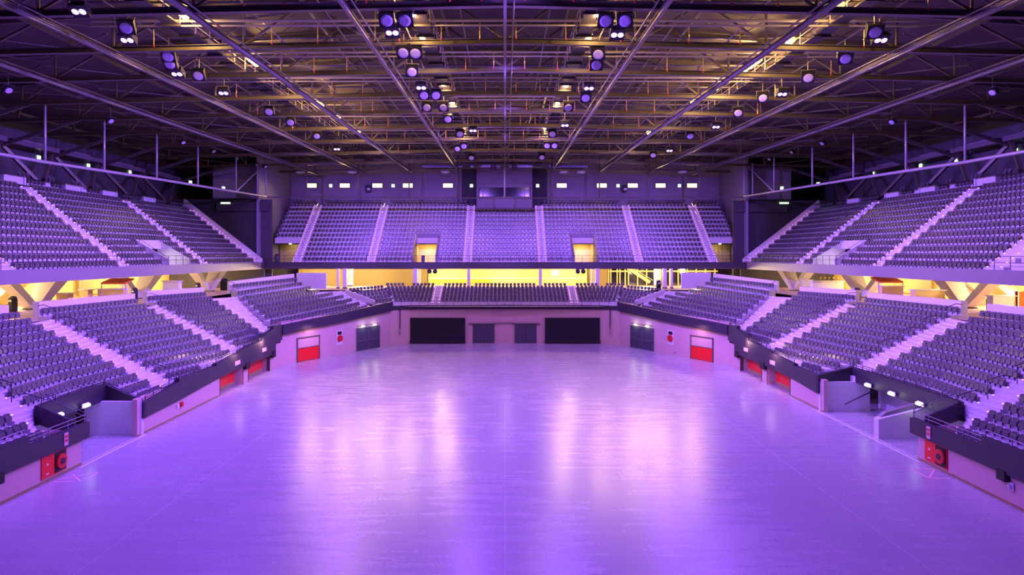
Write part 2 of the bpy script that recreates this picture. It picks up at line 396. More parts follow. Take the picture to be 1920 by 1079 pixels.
# ------------------------------------------------------------------ lower side stands
def lin(k, ka, a, kb, b):
    t = (k-ka)/(kb-ka); return (a[0]+(b[0]-a[0])*t, a[1]+(b[1]-a[1])*t)
STRUCT_N = [0]
def terr(blocks, name='stand_terrace', m='concrete'):
    t = MB()
    for b in blocks: b.terrace(t)
    clampv(t)
    return struct(t.build(name, m))
ZEz = lambda k, t: 0
BLK = {}; LSC = (.97, .9)
def lower_stand(s):
    g = G[s]; S = lambda p, s=s, g=g: (s*p[0], p[1]*g); nm = SN[s]
    nearA = lambda k: S((XK(k)-.1, 34.6)); farA = lambda k: S((XK(k), 44.0)); midA = lambda k: S((XK(k)+.45, 39.2))
    zt = lambda k, t: ZT(k)
    kA = list(range(2, 13))
    A = Block('A', nearA, farA, kA, zt, pitch=.47, mid=midA, sc=LSC)
    Af = Block('Af', lambda k: S((XK(k), 41.3-.4*k)), farA, [-1, 0, 1], zt, pitch=.47, sc=LSC)
    Zb = Block('Z', lambda k: S((XK(k), 27.5)), lambda k: S((XK(k), 32.8)), list(range(-1, 7)), zt, pitch=.5, sc=LSC)
    B = Block('B', lambda k: S(lin(k, 1, (23.5,46.1), 12, (32.6,46.9))), lambda k: S(lin(k, 2, (22.7,54.9), 12, (31.5,57.1))), list(range(0, 13)), zt, pitch=.49, sc=LSC)
    if s < 0: B.span = {1: (0,.42), 0: (0,.25)}
    else: B.span = {1: (.2,.45), 2: (.1,1)}; B.ks = B.ks[1:]
    C = Block('C', lambda k: S(lin(k, 3, (23.4,57.4), 12, (32.4,60.6))), lambda k: S(lin(k, 3, (22.7,63), 12, (30.2,67.3))), list(range(2, 13)), zt, pitch=.41, sc=(.85,.9))
    C.span = {2: (0,.6)}
    # corner bank: rows given by their two end pixels (left-hand picture) and depths
    EL = [(507,600,66),(496,590,66.6),(486,581,67.2),(475,573,67.8),(465,564,68.4),(455,556,69),(446,546,69.5),(436,533,70)]
    ER = [(674,566,77.2),(660,559,77.6),(644,553,78.1),(624,548,78.6),(598,543,79),(583,537,79.4),(566,529,79.8),(557,520.5,80)]
    def epx(L, k):
        if k < 0: e0, e1 = L[0], L[1]; return tuple(a+(b-a)*k for a, b in zip(e0, e1))
        if k > 7: e0, e1 = L[6], L[7]; return tuple(b+(b-a)*(k-7) for a, b in zip(e0, e1))
        i = min(int(k), 6); e0, e1 = L[i], L[i+1]; return tuple(a+(b-a)*(k-i) for a, b in zip(e0, e1))
    def ept(L, k, s=s, g=g):
        px, py, D = epx(L, k); v = at(px, py, D=D); return Vector((-s*v.x, v.y*(1+(g-1)*.6), v.z))
    E = Block('E', lambda k: ept(EL, k)[:2], lambda k: ept(ER, k)[:2], list(range(-1, 8)), lambda k, t: ept(EL, k).z*(1-t)+ept(ER, k).z*t, pitch=.5, sc=LSC)
    E.ept = ept; E.ER = ER
    BLK[s] = dict(A=A, Af=Af, Z=Zb, B=B, C=C, E=E)
    labs = {'A': 'near %s lower block' % nm, 'Af': '%s tunnel-front block' % nm, 'Z': 'closest %s corner block' % nm, 'B': 'second %s lower block' % nm, 'C': 'third %s lower block' % nm, 'E': '%s corner block' % nm}
    if s > 0: use = ('A', 'Z', 'B', 'C', 'E')
    else: use = ('A', 'Af', 'Z', 'B', 'C', 'E')
    for key in use: BLK[s][key].fill(labs[key])
    for key in use: terr([BLK[s][key]])
    # aisles
    def ends(P, Q, z):
        def f(k): return Vector((*P(k), 0)), Vector((*Q(k), 0)), z(k)
        return f
    zt0 = lambda k: ZT(k)-.61
    aisle('aisle_stairs', ends(Zb.far, A.near, zt0), None, list(range(0, 12)), 'pale stepped aisle nearest the viewer on the %s lower stand' % nm)
    aisle('aisle_stairs', ends(A.far, B.near, zt0), None, list(range(-1 if s < 0 else 2, 12)), 'pale stepped aisle between the first and second %s lower blocks' % nm)
    aisle('aisle_stairs', ends(B.far, C.near, zt0), None, list(range(2, 12)), 'pale stepped aisle between the second and third %s lower blocks' % nm)
    zE = lambda k: ept(EL, (k-3)*7/9).z-.85
    aisle('aisle_stairs', lambda k: (Vector((*C.far(k), 0)), Vector((*E.near((k-3)*7/9), 0)), (ZT(k)-.61)*.6+zE(k)*.4), None, list(range(3, 12)), 'pale stepped aisle beside the %s corner block' % nm)
    # white walls behind the last rows
    for key, k in (('A', 12), ('B', 12), ('C', 12)):
        b = BLK[s][key]; p, q = b.pts(k)[0], b.pts(k)[-1]; o = b.out(p, q); d = (q-p).normalized()
        m = MB(); kk = .95 if key == 'A' else .45; p2, q2 = p+o*kk, q+o*kk; za, zb = 6.1, ZT(12)+.42
        m.beam((p2.x,p2.y,(za+zb)/2), (q2.x,q2.y,(za+zb)/2), .5, zb-za); struct(m.build('wall_back', 'wall_white'))
    p, q = ept(EL, 7), ept(ER, 7); o = E.out(Vector((p.x,p.y,0)), Vector((q.x,q.y,0)))
    m = MB(); p2, q2 = p+o*.4, q+o*.4
    m.hexa([(p2.x,p2.y,p.z-1),(q2.x,q2.y,q.z-1),(q2.x+o.x*.3,q2.y+o.y*.3,q.z-1),(p2.x+o.x*.3,p2.y+o.y*.3,p.z-1),(p2.x,p2.y,p.z+.25),(q2.x,q2.y,q.z+.42),(q2.x+o.x*.3,q2.y+o.y*.3,q.z+.42),(p2.x+o.x*.3,p2.y+o.y*.3,p.z+.25)])
    a1 = at(557, 513, D=80.6); a2 = at(608, 513, D=80.6)
    m.box((-s*(a1.x+a2.x)/2, 81*(1+(g-1)*.6), 7.55), (abs(a2.x-a1.x)+.3, .3, 1.95)); struct(m.build('wall_back', 'wall_white'))
    # front fascia (dark band) of the lower stand
    xf = AW-.2
    tops = [(39.8,1.0,1.95),(44.1,1.13,2.35),(44.1,1.13,2.58),(49.8,1.43,2.47),(49.8,1.43,2.6),(54.3,1.55,2.78),(54.3,1.55,2.95),(59.2,1.5,3.12),(59.2,1.5,3.4),(62.0,1.45,3.85),(62.0,1.45,4.12),(62.7,1.45,4.1),(62.7,2.45,4.1),(64.5,2.5,3.97)]
    if s > 0: tops = [(46.2,1.2,2.45)]+[t for t in tops if t[0] > 49]
    m = MB(); m.ribbon([(s*xf, t[0], t[1], t[2]) for t in tops], .35)
    p, q = along(s, 0), along(s, 1)
    m.ribbon([(p.x-s*.3, p.y-.2, 3.0, 3.95), ((p.x+q.x)/2-s*.3, (p.y+q.y)/2-.2, 3.5, 4.5), (q.x-s*.3, q.y-.2, 4.07, 5.15)], .4)
    m.ribbon([(s*xf, 8, 1.3, 2.54), (s*xf, 30.2, 1.3, 2.54)], .3); m.ribbon([(s*xf, 30.2, 1.3, 2.1), (s*xf, VN[s]+.4, 1.3, 2.1)], .3)
    # vomitory: far flank, back beam, near flank
    vf, vn = VF[s]+.4, VN[s]
    def quadwall(a, b, za0, za1, zb0, zb1, th):
        a, b = Vector(a), Vector(b); d = (b-a).normalized(); nn = Vector((-d.y, d.x, 0))*th
        m.hexa([(a.x,a.y,za0),(b.x,b.y,zb0),(b.x+nn.x,b.y+nn.y,zb0),(a.x+nn.x,a.y+nn.y,za0),(a.x,a.y,za1),(b.x,b.y,zb1),(b.x+nn.x,b.y+nn.y,zb1),(a.x+nn.x,a.y+nn.y,za1)])
    z1 = tops[0][2]
    quadwall((s*xf, vf, 0), (s*24.3, vf+.5, 0), tops[0][1], z1, 1.7, 2.95, .25*s)
    m.box((s*24.25, (vn+vf+1.2)/2, 2.45), (.25, vf-vn+.6, 1.0))
    m.box((s*25.4, (vn+vf+1)/2, 1.98), (2.4, vf-vn+.8, .1))
    quadwall((s*22.0, vn-.3, 0), (s*24.2, vn+.3, 0), 1.5, 2.3, 2.0, 2.95, .12*s)
    struct(m.build('trim_fascia_%s' % nm, 'fascia'))
    # vomitory inner walls
    m = MB(); m.box((s*23.4, vf+.1, 1.0), (3.4, .3, 2.0)); m.box((s*26.4, (vn+vf)/2, 1.2), (.3, vf-vn+2, 2.4)); struct(m.build('wall_tunnel_%s' % nm, 'wall_white'))
    if s > 0:
        m = MB(); c = 38.9
        m.hexa([(21.8,c,0),(25.4,c,0),(25.4,c+.5,0),(21.8,c+.5,0),(21.8,c,1.15),(25.4,c,2.05),(25.4,c+.5,2.05),(21.8,c+.5,1.15)])
        struct(m.build('wall_tunnel_divider', 'wall_white'))
        m = MB(); m.hexa([(21.9,c+.25,1.1),(25.4,c+.25,2.0),(25.4,c+.6,2.0),(21.9,c+.6,1.1),(22.4,c+.25,1.5),(25.4,c+.25,2.35),(25.4,c+.6,2.35),(22.4,c+.6,1.5)])
        struct(m.build('trim_tunnel_divider', 'fascia_upper'))
        hr = thing('tunnel_handrail', (24,45,0), 'dark handrail sloping along the white tunnel wall on the right', 'handrail')
        m = MB(); m.tube([(23.2,45.5,.55),(24.0,45.5,.95),(25.2,45.5,1.5)], .04); m.build('rail', 'rail', hr)
    for i, D in enumerate([vn+1.6, vn+3.9] if s < 0 else [vn+1.0, vn+3.4, vn+6.2, vn+8.9]):
        q = Vector((s*23.98, D, 2.15))
        lm = thing('tunnel_lamp', q, 'glowing greenish-white lamp over the %s floor tunnel, %s from the viewer' % (nm, ORD[i+1]), 'lamp', 'lamps over the floor tunnels')
        m = MB(); m.lathe(q+Vector((-s*.08,-.25,0)), (0,1,0), [(.02,0),(.1,.04),(.1,.46),(.02,.5)], 10); m.build('bulb', 'lamp_door', lm, True)
        m = MB(); m.box(q+Vector((s*.02,0,0)), (.06,.6,.25)); m.build('housing', 'white', lm)
        light('POINT', q+Vector((-s*.35,0,-.1)), (.9,1,.72), 5, size=.1)
    # fire hose cabinet + strip sign near the viewer
    q = Vector((s*(AW-.03), 32.1 if s < 0 else 33.6, .72))
    h = thing('fire_hose_cabinet', q, 'red fire hose cabinet low on the %s wall near the viewer' % nm, 'fire hose')
    m = MB(); m.box(q, (.05, 1.75, 1.05)); m.build('cabinet', 'red', h)
    m = MB(); m.box(q+Vector((-s*.03,-s*.42,0)), (.03,.82,.95)); m.build('niche', 'black', h)
    m = MB(); m.lathe(q+Vector((-s*.04,-s*.42,0)), (-s,0,0), [(.08,0),(.36,.01),(.36,.1),(.08,.12)], 18); m.build('reel', 'red_hose', h)
    m = MB(); m.lathe(q+Vector((-s*.16,-s*.42,0)), (-s,0,0), [(.15,0),(.15,.03)], 14); m.build('hub', 'fascia', h)
    m = MB(); m.box(q+Vector((-s*.03,s*.5,.1)), (.02,.1,.1)); m.build('sticker', 'white', h)
    m = MB(); m.box(q+Vector((-s*.03,s*.5,-.35)), (.02,.2,.06)); m.build('sticker', 'white', h)
    m = MB(); m.box((s*(xf-.02), 32.7 if s < 0 else 33.9, 1.72), (.03,.3,.62)); sg = tag(m.build('fascia_sign', 'sign_pink'), 'upright pink and red strip sign on the %s fascia above the hose cabinet' % nm, 'sign')
    m = MB(); m.box((s*(xf-.04), 32.7 if s < 0 else 33.9, 1.66), (.02,.2,.12)); m.box((s*(xf-.04), 32.7 if s < 0 else 33.9, 1.86), (.02,.2,.12)); m.build('pictogram', 'red_hose', sg)
    m = MB(); m.box((s*(AW-.1), 28.4 if s < 0 else 28.95, 1.2), (.3,.5,.45)); tag(m.build('wall_speaker', 'black'), 'black box loudspeaker under the near %s fascia' % nm, 'loudspeaker', 'wall loudspeakers')
lower_stand(-1); lower_stand(1)
# wall boxes
q = at(1895, 913, X=21.7); b = thing('wall_socket', q, 'small square white socket plate on the right wall nearest the viewer', 'socket')
m = MB(); m.box(q, (.05,.34,.34)); m.build('plate', 'wall_white', b)
m = MB(); m.lathe(q+Vector((-.02,0,0)), (-1,0,0), [(.1,0),(.1,.06),(.06,.08)], 12); m.build('cover', 'chrome', b)
q = at(334, 762, X=-21.7); b = thing('wall_call_point', q, 'small red alarm box beside a white plate on the left wall', 'alarm')
m = MB(); m.box(q, (.05,.28,.26)); m.build('plate', 'white', b)
m = MB(); m.box(q+Vector((.05,.42,.03)), (.12,.28,.3)); m.build('red_box', 'red_hose', b)
for i, (px, py) in enumerate(((567,659),(1263,661))):
    q = at(px, py, D=68.3); m = MB(); m.box(q+Vector((0,-.5,0)), (.25,.1,.16)); tag(m.build('floor_socket', 'chrome'), 'small metal socket at the foot of the %s corner wall' % ('left' if i == 0 else 'right'), 'socket')
# pink tape marks on the floor
for s, pts in ((1, [(1709,880),(1742,898),(1783,898)]), (1, [(1709,880),(1752,881),(1742,898)]), (-1, [(100,904),(139,904)]), (-1, [(136,890),(151,903)]), (-1, [(110,900),(185,886),(160,900)])):
    W = [at(x, y, z=.006) for x, y in pts]; m = MB()
    for a, b in zip(W, W[1:]): m.beam(a, b, .075, .006)
    STRUCT_N[0] += 1
    tag(m.build('floor_tape', 'tape'), {1:'bent pink tape line on the floor by the right wall', 2:'pink tape triangle edge on the floor by the right hose cabinet', 3:'straight pink tape strip on the floor by the left wall', 4:'short slanted pink tape strip near the left hose cabinet', 5:'folded pink tape line on the floor near the left tunnel'}[STRUCT_N[0]], 'tape mark', 'pink floor tape')
# ------------------------------------------------------------------ far lower stand
DF = lambda k: 82.3+.8*k
ZF = lambda k: 5.42+.33*k
zf = lambda k, t: ZF(k)
secs = [('L', -14.2, -9.1, 'far lower block left of the aisles'), ('M', -7.95, 7.95, 'middle far lower block'), ('R', 9.1, 14.2, 'far lower block right of the aisles')]
gapf = lambda k, p: k == 5 and (abs(abs(p.x)-12.5) < .7 or abs(abs(p.x)-4.6) < .45 or abs(p.x) < .2)
for key, a, b, lab in secs:
    aa = (lambda k, a=a: (a-(.25*k if a < -9.5 else 0), DF(k))); bb = (lambda k, b=b: (b+(.25*k if b > 9.5 else 0), DF(k)))
    bl = Block(key, aa, bb, list(range(0, 6)), zf, pitch=.5, depth=.8, gap=gapf, sc=(.8,.8)); bl.fill(lab); bl.gap = None; terr([bl])
for i, (a, b) in enumerate(((-9.1,-7.95),(7.95,9.1))):
    aisle('aisle_stairs', lambda k, a=a, b=b: (Vector((a,DF(k),0)), Vector((b,DF(k),0)), ZF(k)-.55), None, list(range(0,6)), 'narrow violet-lit aisle in the far lower stand, %s one' % ('left' if i == 0 else 'right'), both=True, depth=.8)
# fan banks in the far corners and the aisles beside them
FL = [(703,562,79.6),(692,557,80.6),(680,551,81.4),(667,546,82.2),(654,541,83)]
FR = [(735,559,81.2),(733,552,82.4),(731,546,83.6),(726,540,84.8),(719,535,86)]
def far_fan(s):
    def fpt(L, k, s=s):
        if k < 0: e = tuple(a+(b-a)*k for a, b in zip(L[0], L[1]))
        else:
            i = min(int(k), 3); e = tuple(a+(b-a)*(k-i) for a, b in zip(L[i], L[i+1]))
        v = at(e[0], e[1], D=e[2]); return Vector((-s*v.x, v.y, v.z))
    fb = Block('Fn', lambda k: fpt(FL, k)[:2], lambda k: fpt(FR, k)[:2], list(range(0, 5)), lambda k, t: fpt(FL, k).z*(1-t)+fpt(FR, k).z*t, pitch=.5, depth=1.0, sc=(.85,.8))
    fb.out = lambda a, b, s=s: Vector((s*.6, .8, 0))
    fb.fill('%s far corner fan block' % SN[s]); terr([fb])
    E = BLK[s]['E']
    aisle('aisle_stairs', lambda k, s=s, E=E, fpt=fpt: (Vector((*E.far(k), 0)), fpt(FL, k*.55)*1.0-Vector((0,0,fpt(FL, k*.55).z))-Vector((-s*.9,0,0)), (E.ept(E.ER, k).z*.5+fpt(FL, k*.55).z*.5)-.85), None, list(range(0,7)), 'pale stepped aisle between the %s corner block and the far fan seats' % SN[s], depth=.9)
    m = MB(); a, b = at(648, 543, D=82), at(703, 564, D=79.2)
    m.hexa([(-s*a.x+.05,a.y,a.z-.6),(-s*b.x+.05,b.y,b.z-.6),(-s*b.x-.1,b.y,b.z-.6),(-s*a.x-.1,a.y,a.z-.6),(-s*a.x+.05,a.y,a.z),(-s*b.x+.05,b.y,b.z),(-s*b.x-.1,b.y,b.z),(-s*a.x-.1,a.y,a.z)])
    struct(m.build('wall_parapet_%s' % SN[s], 'wall_white'))
    # corner steps between fan and far bank
    aisle('aisle_stairs', lambda k, s=s, fpt=fpt: (fpt(FR, min(4,k))*1.0-Vector((0,0,fpt(FR, min(4,k)).z)), Vector((s*(14.2+.25*k), DF(k), 0)), ZF(k)-.55), None, list(range(0,5)), 'dark corner steps beside the far lower seats, %s side' % SN[s], lights=False, depth=.8)
far_fan(-1); far_fan(1)
m = MB(); m.ribbon([(-13.7,79.2,4.13,4.62),(-11.4,80.4,4.13,4.62),(0,81.0,4.13,4.62),(11.4,80.4,4.13,4.62),(13.7,79.2,4.13,4.62)], .4); struct(m.build('trim_fascia_far', 'fascia'))
m = MB(); m.quad((-14.5,80,4.5),(14.5,80,4.5),(14.5,82.4,4.5),(-14.5,82.4,4.5)); struct(m.build('floor_front_walkway', 'concrete'))
def railing(name, pts, h, spacing, label, m='rail', bars=(1.0, .55), group='front railings', r=.022):
    P = [Vector(p) for p in pts]; root = thing(name, P[0], label, 'railing', group)
    for f in bars:
        t = MB(); t.tube([p+Vector((0,0,h*f)) for p in P], r); t.build('rail_bar', m, root)
    pm = MB(); pm.tube([(0,0,0),(0,0,h)], r*1.1, 5); pme = mesh_only(pm, 'post', m)
    for a, b in zip(P, P[1:]):
        n = max(1, round((b-a).length/spacing))
        for i in range(n): child(pme, 'post', root, a.lerp(b, i/n)-root.location)
    child(pme, 'post', root, P[-1]-root.location)
    return root
railing('front_railing', [(-13.5,79.5,4.62),(-11.4,80.6,4.62),(0,81.2,4.62),(11.4,80.6,4.62),(13.5,79.5,4.62)], .95, 1.0, 'dark post railing along the front of the far lower stand')
# ------------------------------------------------------------------ upper balcony
BX = 33.0; DB = 91.0
UX = lambda k: 33.7+.78*k; UZ = lambda k: 10.29+.615*k; uz = lambda k, t: UZ(k)
def upper_stand(s):
    g = G[s]; nm = SN[s]
    S = lambda a, D, s=s, g=g: (s*a, D*g)
    vm = lambda k, p, g=g, s=s: k <= 3 and 65.6 < p.y/g < 70.4+.0
    se = [('U1', 45.6, 57.8, 'first upper %s block' % nm), ('U2', 59.4, 73.3, 'second upper %s block' % nm), ('U3', 75.0, 89.0, 'third upper %s block' % nm)]
    ub = []
    top = lambda k, p, g=g: vm(k, p) or (k == 12 and (int(p.y/g*.9) % 5 in (1,))) or (k == 13 and (int(p.y/g*.8) % 3 != 0))
    for key, a, b, lab in se:
        ks = list(range(0, 14)) if key != 'U3' else list(range(0, 13))
        bl = Block(key, lambda k, a=a: S(UX(k), a), lambda k, b=b: S(UX(k), b-(.0 if b < 80 else 0)), ks, uz, pitch=.5, depth=.78, gap=top); bl.fill(lab); bl.gap = vm; ub.append(bl)
    terr(ub)
    b0 = Block('U0', lambda k: S(UX(k), 36), lambda k: S(UX(k), 43.8), list(range(0,13)), uz, depth=.78); terr([b0])
    for (a, b, lab) in ((43.8,45.6,'nearest'), (57.8,59.4,'second'), (73.3,75.0,'third'), (89.0,90.4,'end')):
        aisle('aisle_stairs', lambda k, a=a, b=b: (Vector((*S(UX(k), a),0)), Vector((*S(UX(k), b),0)), UZ(k)-.68), None, list(range(0,12)), '%s lit stair aisle of the upper %s balcony' % (lab, nm), both=True, depth=.78)
    # end parapet
    m = MB(); y0, y1 = 90.4*g, 90.7*g
    m.hexa([(s*33,y0,8.8),(s*46,y0,8.8),(s*46,y1,8.8),(s*33,y1,8.8),(s*33,y0,10.2),(s*43.5,y0,18.3),(s*43.5,y1,18.3),(s*33,y1,10.2)])
    struct(m.build('wall_parapet_upper_%s' % nm, 'wall_white'))
    # balcony vomitory with white side walls and stairs
    ya, yb = 65.7*g, 70.3*g
    v = struct(thing('balcony_tunnel_trim', (s*33.6,(ya+yb)/2,9.6), 'white tunnel opening', 'opening')); del v['label'], v['category']; v.name = 'wall_tunnel_upper_%s' % nm
    m = MB()
    for yy in (ya, yb-.15):
        m.hexa([(s*33.2,yy,9.4),(s*36.6,yy,9.4),(s*36.6,yy+.15,9.4),(s*33.2,yy+.15,9.4),(s*33.2,yy,10.3),(s*36.6,yy,12.3),(s*36.6,yy+.15,12.3),(s*33.2,yy+.15,10.3)])
    m.box((s*36.5,(ya+yb)/2,11.95), (.2, yb-ya, .6)); m.build('side_wall', 'wall_white', v)
    m = MB(); m.quad((s*33.0,ya,9.5),(s*33.0,yb,9.5),(s*38,yb,9.5),(s*38,ya,9.5)); m.build('landing', 'concrete', v)
    light('AREA', (s*35.8,(ya+yb)/2,11.3), (1,.85,.8), 60, target=(s*34.5,(ya+yb)/2,9.5), size=1.2)
    railing('tunnel_railing', [(s*33.4,ya+.3,9.5),(s*36.2,ya+.3,11.3)], 1.0, 1.4, 'dark handrail beside the opening in the upper %s balcony' % nm, group='balcony tunnel railings')
    railing('tunnel_railing', [(s*36.8,ya,11.8),(s*36.8,yb,11.8)], .9, 2.2, 'dark railing over the opening in the upper %s balcony' % nm, group='balcony tunnel railings')
    # white boxes at the top
    for i, D in enumerate((51.5, 58.0, 66.0, 72.0, 80.0)):
        m = MB(); m.box((s*(UX(12)-.1), D*g, UZ(12)-.35), (.5, 2.4, .7)); m.box((s*(UX(12)-.15), (D+1.2)*g, UZ(12)-.33), (.62,.2,.76)); struct(m.build('wall_top_%d' % (i+1), 'wall_white'))
    # balcony slab, fascia
    m = MB(); m.box((s*40.7, 61*g, 8.95), (14.6, 74*g, .3)); struct(m.build('ceiling_concourse_%s' % nm, 'wall_white'))
    m = MB(); m.ribbon([(s*BX, 20, 8.78, 9.75), (s*BX, DB*g, 8.78, 9.72)], .3); struct(m.build('trim_balcony_%s' % nm, 'fascia_upper'))
    railing('balcony_railing', [(s*(BX+.15), 38, 9.7), (s*(BX+.15), 90.5*g, 9.7)], .95, 1.45, 'thin dark railing on the front edge of the upper %s balcony' % nm, group='balcony railings')
    # outer walls and concourse
    m = MB(); m.box((s*47.5, 60, 20.5), (.4, 100, 9.5)); struct(m.build('wall_upper_%s' % nm, 'dark_wall'))
    m = MB(); m.box((s*46.2, 61, 7.5), (.3, 84, 3.0)); struct(m.build('wall_concourse_%s' % nm, 'cream'))
    m = MB(); m.quad((s*32.2,20,6.17),(s*32.2,101,6.17),(s*47,101,6.17),(s*47,20,6.17)); struct(m.build('floor_concourse_%s' % nm, 'conc_floor'))
    # dark end wall with a recess behind the balcony end
    m = MB(); m.box((s*40, DB*g+1.5, 11.6), (15.4, .3, 13.6)); m.box((s*36.2, DB*g+1.3, 17.4), (7.2, .8, 1.3)); struct(m.build('wall_end_%s' % nm, 'dark_wall'))
    q = at(423 if s < 0 else 1470, 381, D=DB*g+.9); m = MB(); m.box(q, (1.3,.15,.22)); tag(m.build('strip_light', 'lamp_exit'), 'short dim strip light on the dark end wall of the %s balcony' % nm, 'lamp')
    m = MB(); m.box((s*34.0, (DB*g+105.5)/2+.6, 17), (.3, 105.5-DB*g, 16)); struct(m.build('wall_flank_%s' % nm, 'cladding_side'))
    m = MB(); m.box((s*37.4, DB*g+2.4, 20.9), (7.0, .2, 4.6)); struct(m.build('wall_niche_%s' % nm, 'cladding'))
upper_stand(-1); upper_stand(1)
# handrails of the lower aisles (a post and a bent rail every other row)
def handrails(P, z, ks, label, s, r=.028, cat='handrail'):
    a = P(ks[0]); root = thing('aisle_handrail', (a[0], a[1], z(ks[0])), label, cat, 'aisle handrails')
    for k in ks:
        p, q = P(k), P(k+1); zz = z(k)
        b0 = Vector((p[0]-(q[0]-p[0])*.55, p[1]-(q[1]-p[1])*.55, zz))
        t = MB(); t.tube([b0, b0+Vector((0,0,1.0)), (p[0]*.5+q[0]*.5, p[1]*.5+q[1]*.5, z(k+1)+.86), (q[0], q[1], z(k+1)+.8)], r, 5); t.build('rail', 'rail', root)
    return root
for s in (-1, 1):
    b = BLK[s]; zt0 = lambda k: ZT(k)-.61; g = G[s]
    off = lambda P, d: (lambda k: (P(k)[0], P(k)[1]+d))
    handrails(off(b['B'].near, -.35), zt0, [3,5,7,9,11] if s > 0 else [1,3,5,7,9,11], 'dark bent handrails at the near end of the second %s lower block' % SN[s], s)
    handrails(off(b['C'].near, -.3), zt0, [3,5,7,9,11], 'dark bent handrails at the near end of the third %s lower block' % SN[s], s)
    handrails(off(b['A'].near, -.35), zt0, [2,4,6,8], 'dark bent handrails in the aisle nearest the viewer, %s side' % SN[s], s)
    e = b['E']; handrails(lambda k: (e.near(k)[0]+s*.1, e.near(k)[1]-.35), lambda k: e.tread(k, 0), [0,2,4,6], 'dark bent handrails at the near end of the %s corner block' % SN[s], s)
    for (D, w) in ((59.2,'second'), (74.8,'third'), (45.4,'nearest')):
        handrails(lambda k, D=D: (s*UX(k), D*g), lambda k: UZ(k)-.68, [1,3,5,7,9], 'dark handrails along the %s aisle of the upper %s balcony' % (w, SN[s]), s)
    # front railings on the lower fascia
    xf = AW-.05
    railing('front_railing', [(s*xf,8,2.5),(s*xf,30.1,2.5)], .35, 1.6, 'low double rail on the raised near %s fascia' % SN[s], 'rail_light')
    railing('front_railing', [(s*xf,30.3,2.08),(s*xf,VN[s]+.3,2.08)], .42, 1.3, 'low double rail on the %s fascia above the strip sign' % SN[s], 'rail_light')
    railing('tunnel_railing', [(s*xf,VN[s]+.3,2.1),(s*24.1,VN[s]+.9,2.98)], .45, 1.6, 'pale double rail on the near edge of the %s floor tunnel' % SN[s], 'rail_light', group='floor tunnel railings')
    railing('tunnel_railing', [(s*24.2,VN[s]+.6,2.95),(s*24.2,VF[s]+.8,2.95)], .3, 1.2, 'dark rail on the beam over the %s floor tunnel' % SN[s], group='floor tunnel railings')
    railing('tunnel_railing', [(s*xf,VF[s]+.5,1.95 if s < 0 else 2.45),(s*24.2,VF[s]+.9,2.95)], .2, 1.2, 'pale rail on the far flank of the %s floor tunnel' % SN[s], 'rail_light', group='floor tunnel railings')
    F0 = [(40.2,44.0,1.95,2.35,'above the small alarm box'),(44.3,49.6,2.58,2.47,'in front of the aisle'),(50.0,54.2,2.6,2.8,'above the nearer red door'),(54.5,59.0,2.95,3.12,'between the red doors'),(59.4,61.9,3.4,3.8,'above the farther red door')]
    for (a, c, z0, z1, w) in F0:
        if s > 0 and c < 50: continue
        railing('front_railing', [(s*xf,a,z0),(s*xf,c,z1)], .3, 1.0, 'low dark rail on the %s fascia %s' % (SN[s], w))
    p, q = along(s, 0), along(s, 1)
    railing('front_railing', [(p.x,p.y,3.95),(q.x,q.y,5.15)], .32, 1.4, 'low rail along the sloping %s corner fascia' % SN[s])
# ------------------------------------------------------------------ far upper balcony
UD = lambda k: 92.6+.85*k; FZ = lambda k: 10.43+.68*k; fz = lambda k, t: FZ(k)
fsec = [('c', -4.55, 4.55, range(0,12), 'far upper middle block')]
for s in (-1, 1):
    fsec += [('a', s*5.85 if s > 0 else -17.9, 17.9 if s > 0 else -5.85, range(0,14), 'inner %s far upper block' % SN[s]), ('b', 19.15 if s > 0 else -28.1, 28.1 if s > 0 else -19.15, range(0,14), 'outer %s far upper block' % SN[s]), ('d', 29.45 if s > 0 else -33.2, 33.2 if s > 0 else -29.45, range(5,14), 'end %s far upper block' % SN[s])]
gapv = lambda k, p: k <= 4 and 9.5 < abs(p.x) < 12.95
for key, a, b, ks, lab in fsec:
    bl = Block(key, lambda k, a=a: (a, UD(k)), lambda k, b=b: (b, UD(k)), list(ks), fz, pitch=.565, depth=.85, gap=gapv if key == 'a' else None); bl.fill(lab); terr([bl])
for s in (-1, 1):
    for (a, b, w) in ((4.55,5.85,'inner'),(17.9,19.15,'middle'),(28.1,29.45,'outer')):
        aisle('aisle_stairs', lambda k, a=a, b=b, s=s: (Vector((s*a,UD(k),0)), Vector((s*b,UD(k),0)), FZ(k)-.68), None, list(range(0,13)), '%s %s lit stair aisle of the far upper balcony' % (w, SN[s]), both=True, depth=.85)
        x = s*(a+b)/2; root = thing('aisle_handrail', (x,92,10.3), 'thin handrail in the %s %s aisle of the far upper balcony' % (w, SN[s]), 'handrail', 'aisle handrails')
        for k in range(1, 12, 2):
            t = MB(); t.tube([(x,UD(k)-.3,FZ(k)-.68),(x,UD(k)-.3,FZ(k)+.1),(x,UD(k+1)-.1,FZ(k+1)+.05),(x,UD(k+1)-.1,FZ(k+1)-.68)], .025, 5); t.build('rail', 'rail_light', root)
m = MB(); m.ribbon([(-33.2,DB,8.78,9.72),(33.2,DB,8.78,9.72)], .4); struct(m.build('trim_balcony_far', 'fascia'))
m = MB(); m.box((0,97.8,8.95), (68,13.4,.3)); struct(m.build('ceiling_concourse_far', 'wall_white'))
m = MB(); m.quad((-34,91,9.62),(34,91,9.62),(34,93,9.62),(-34,93,9.62)); struct(m.build('floor_balcony_far', 'concrete'))
railing('balcony_railing', [(-33,91.2,9.7),(33,91.2,9.7)], .9, 1.4, 'thin dark railing on the front edge of the far upper balcony', group='balcony railings')
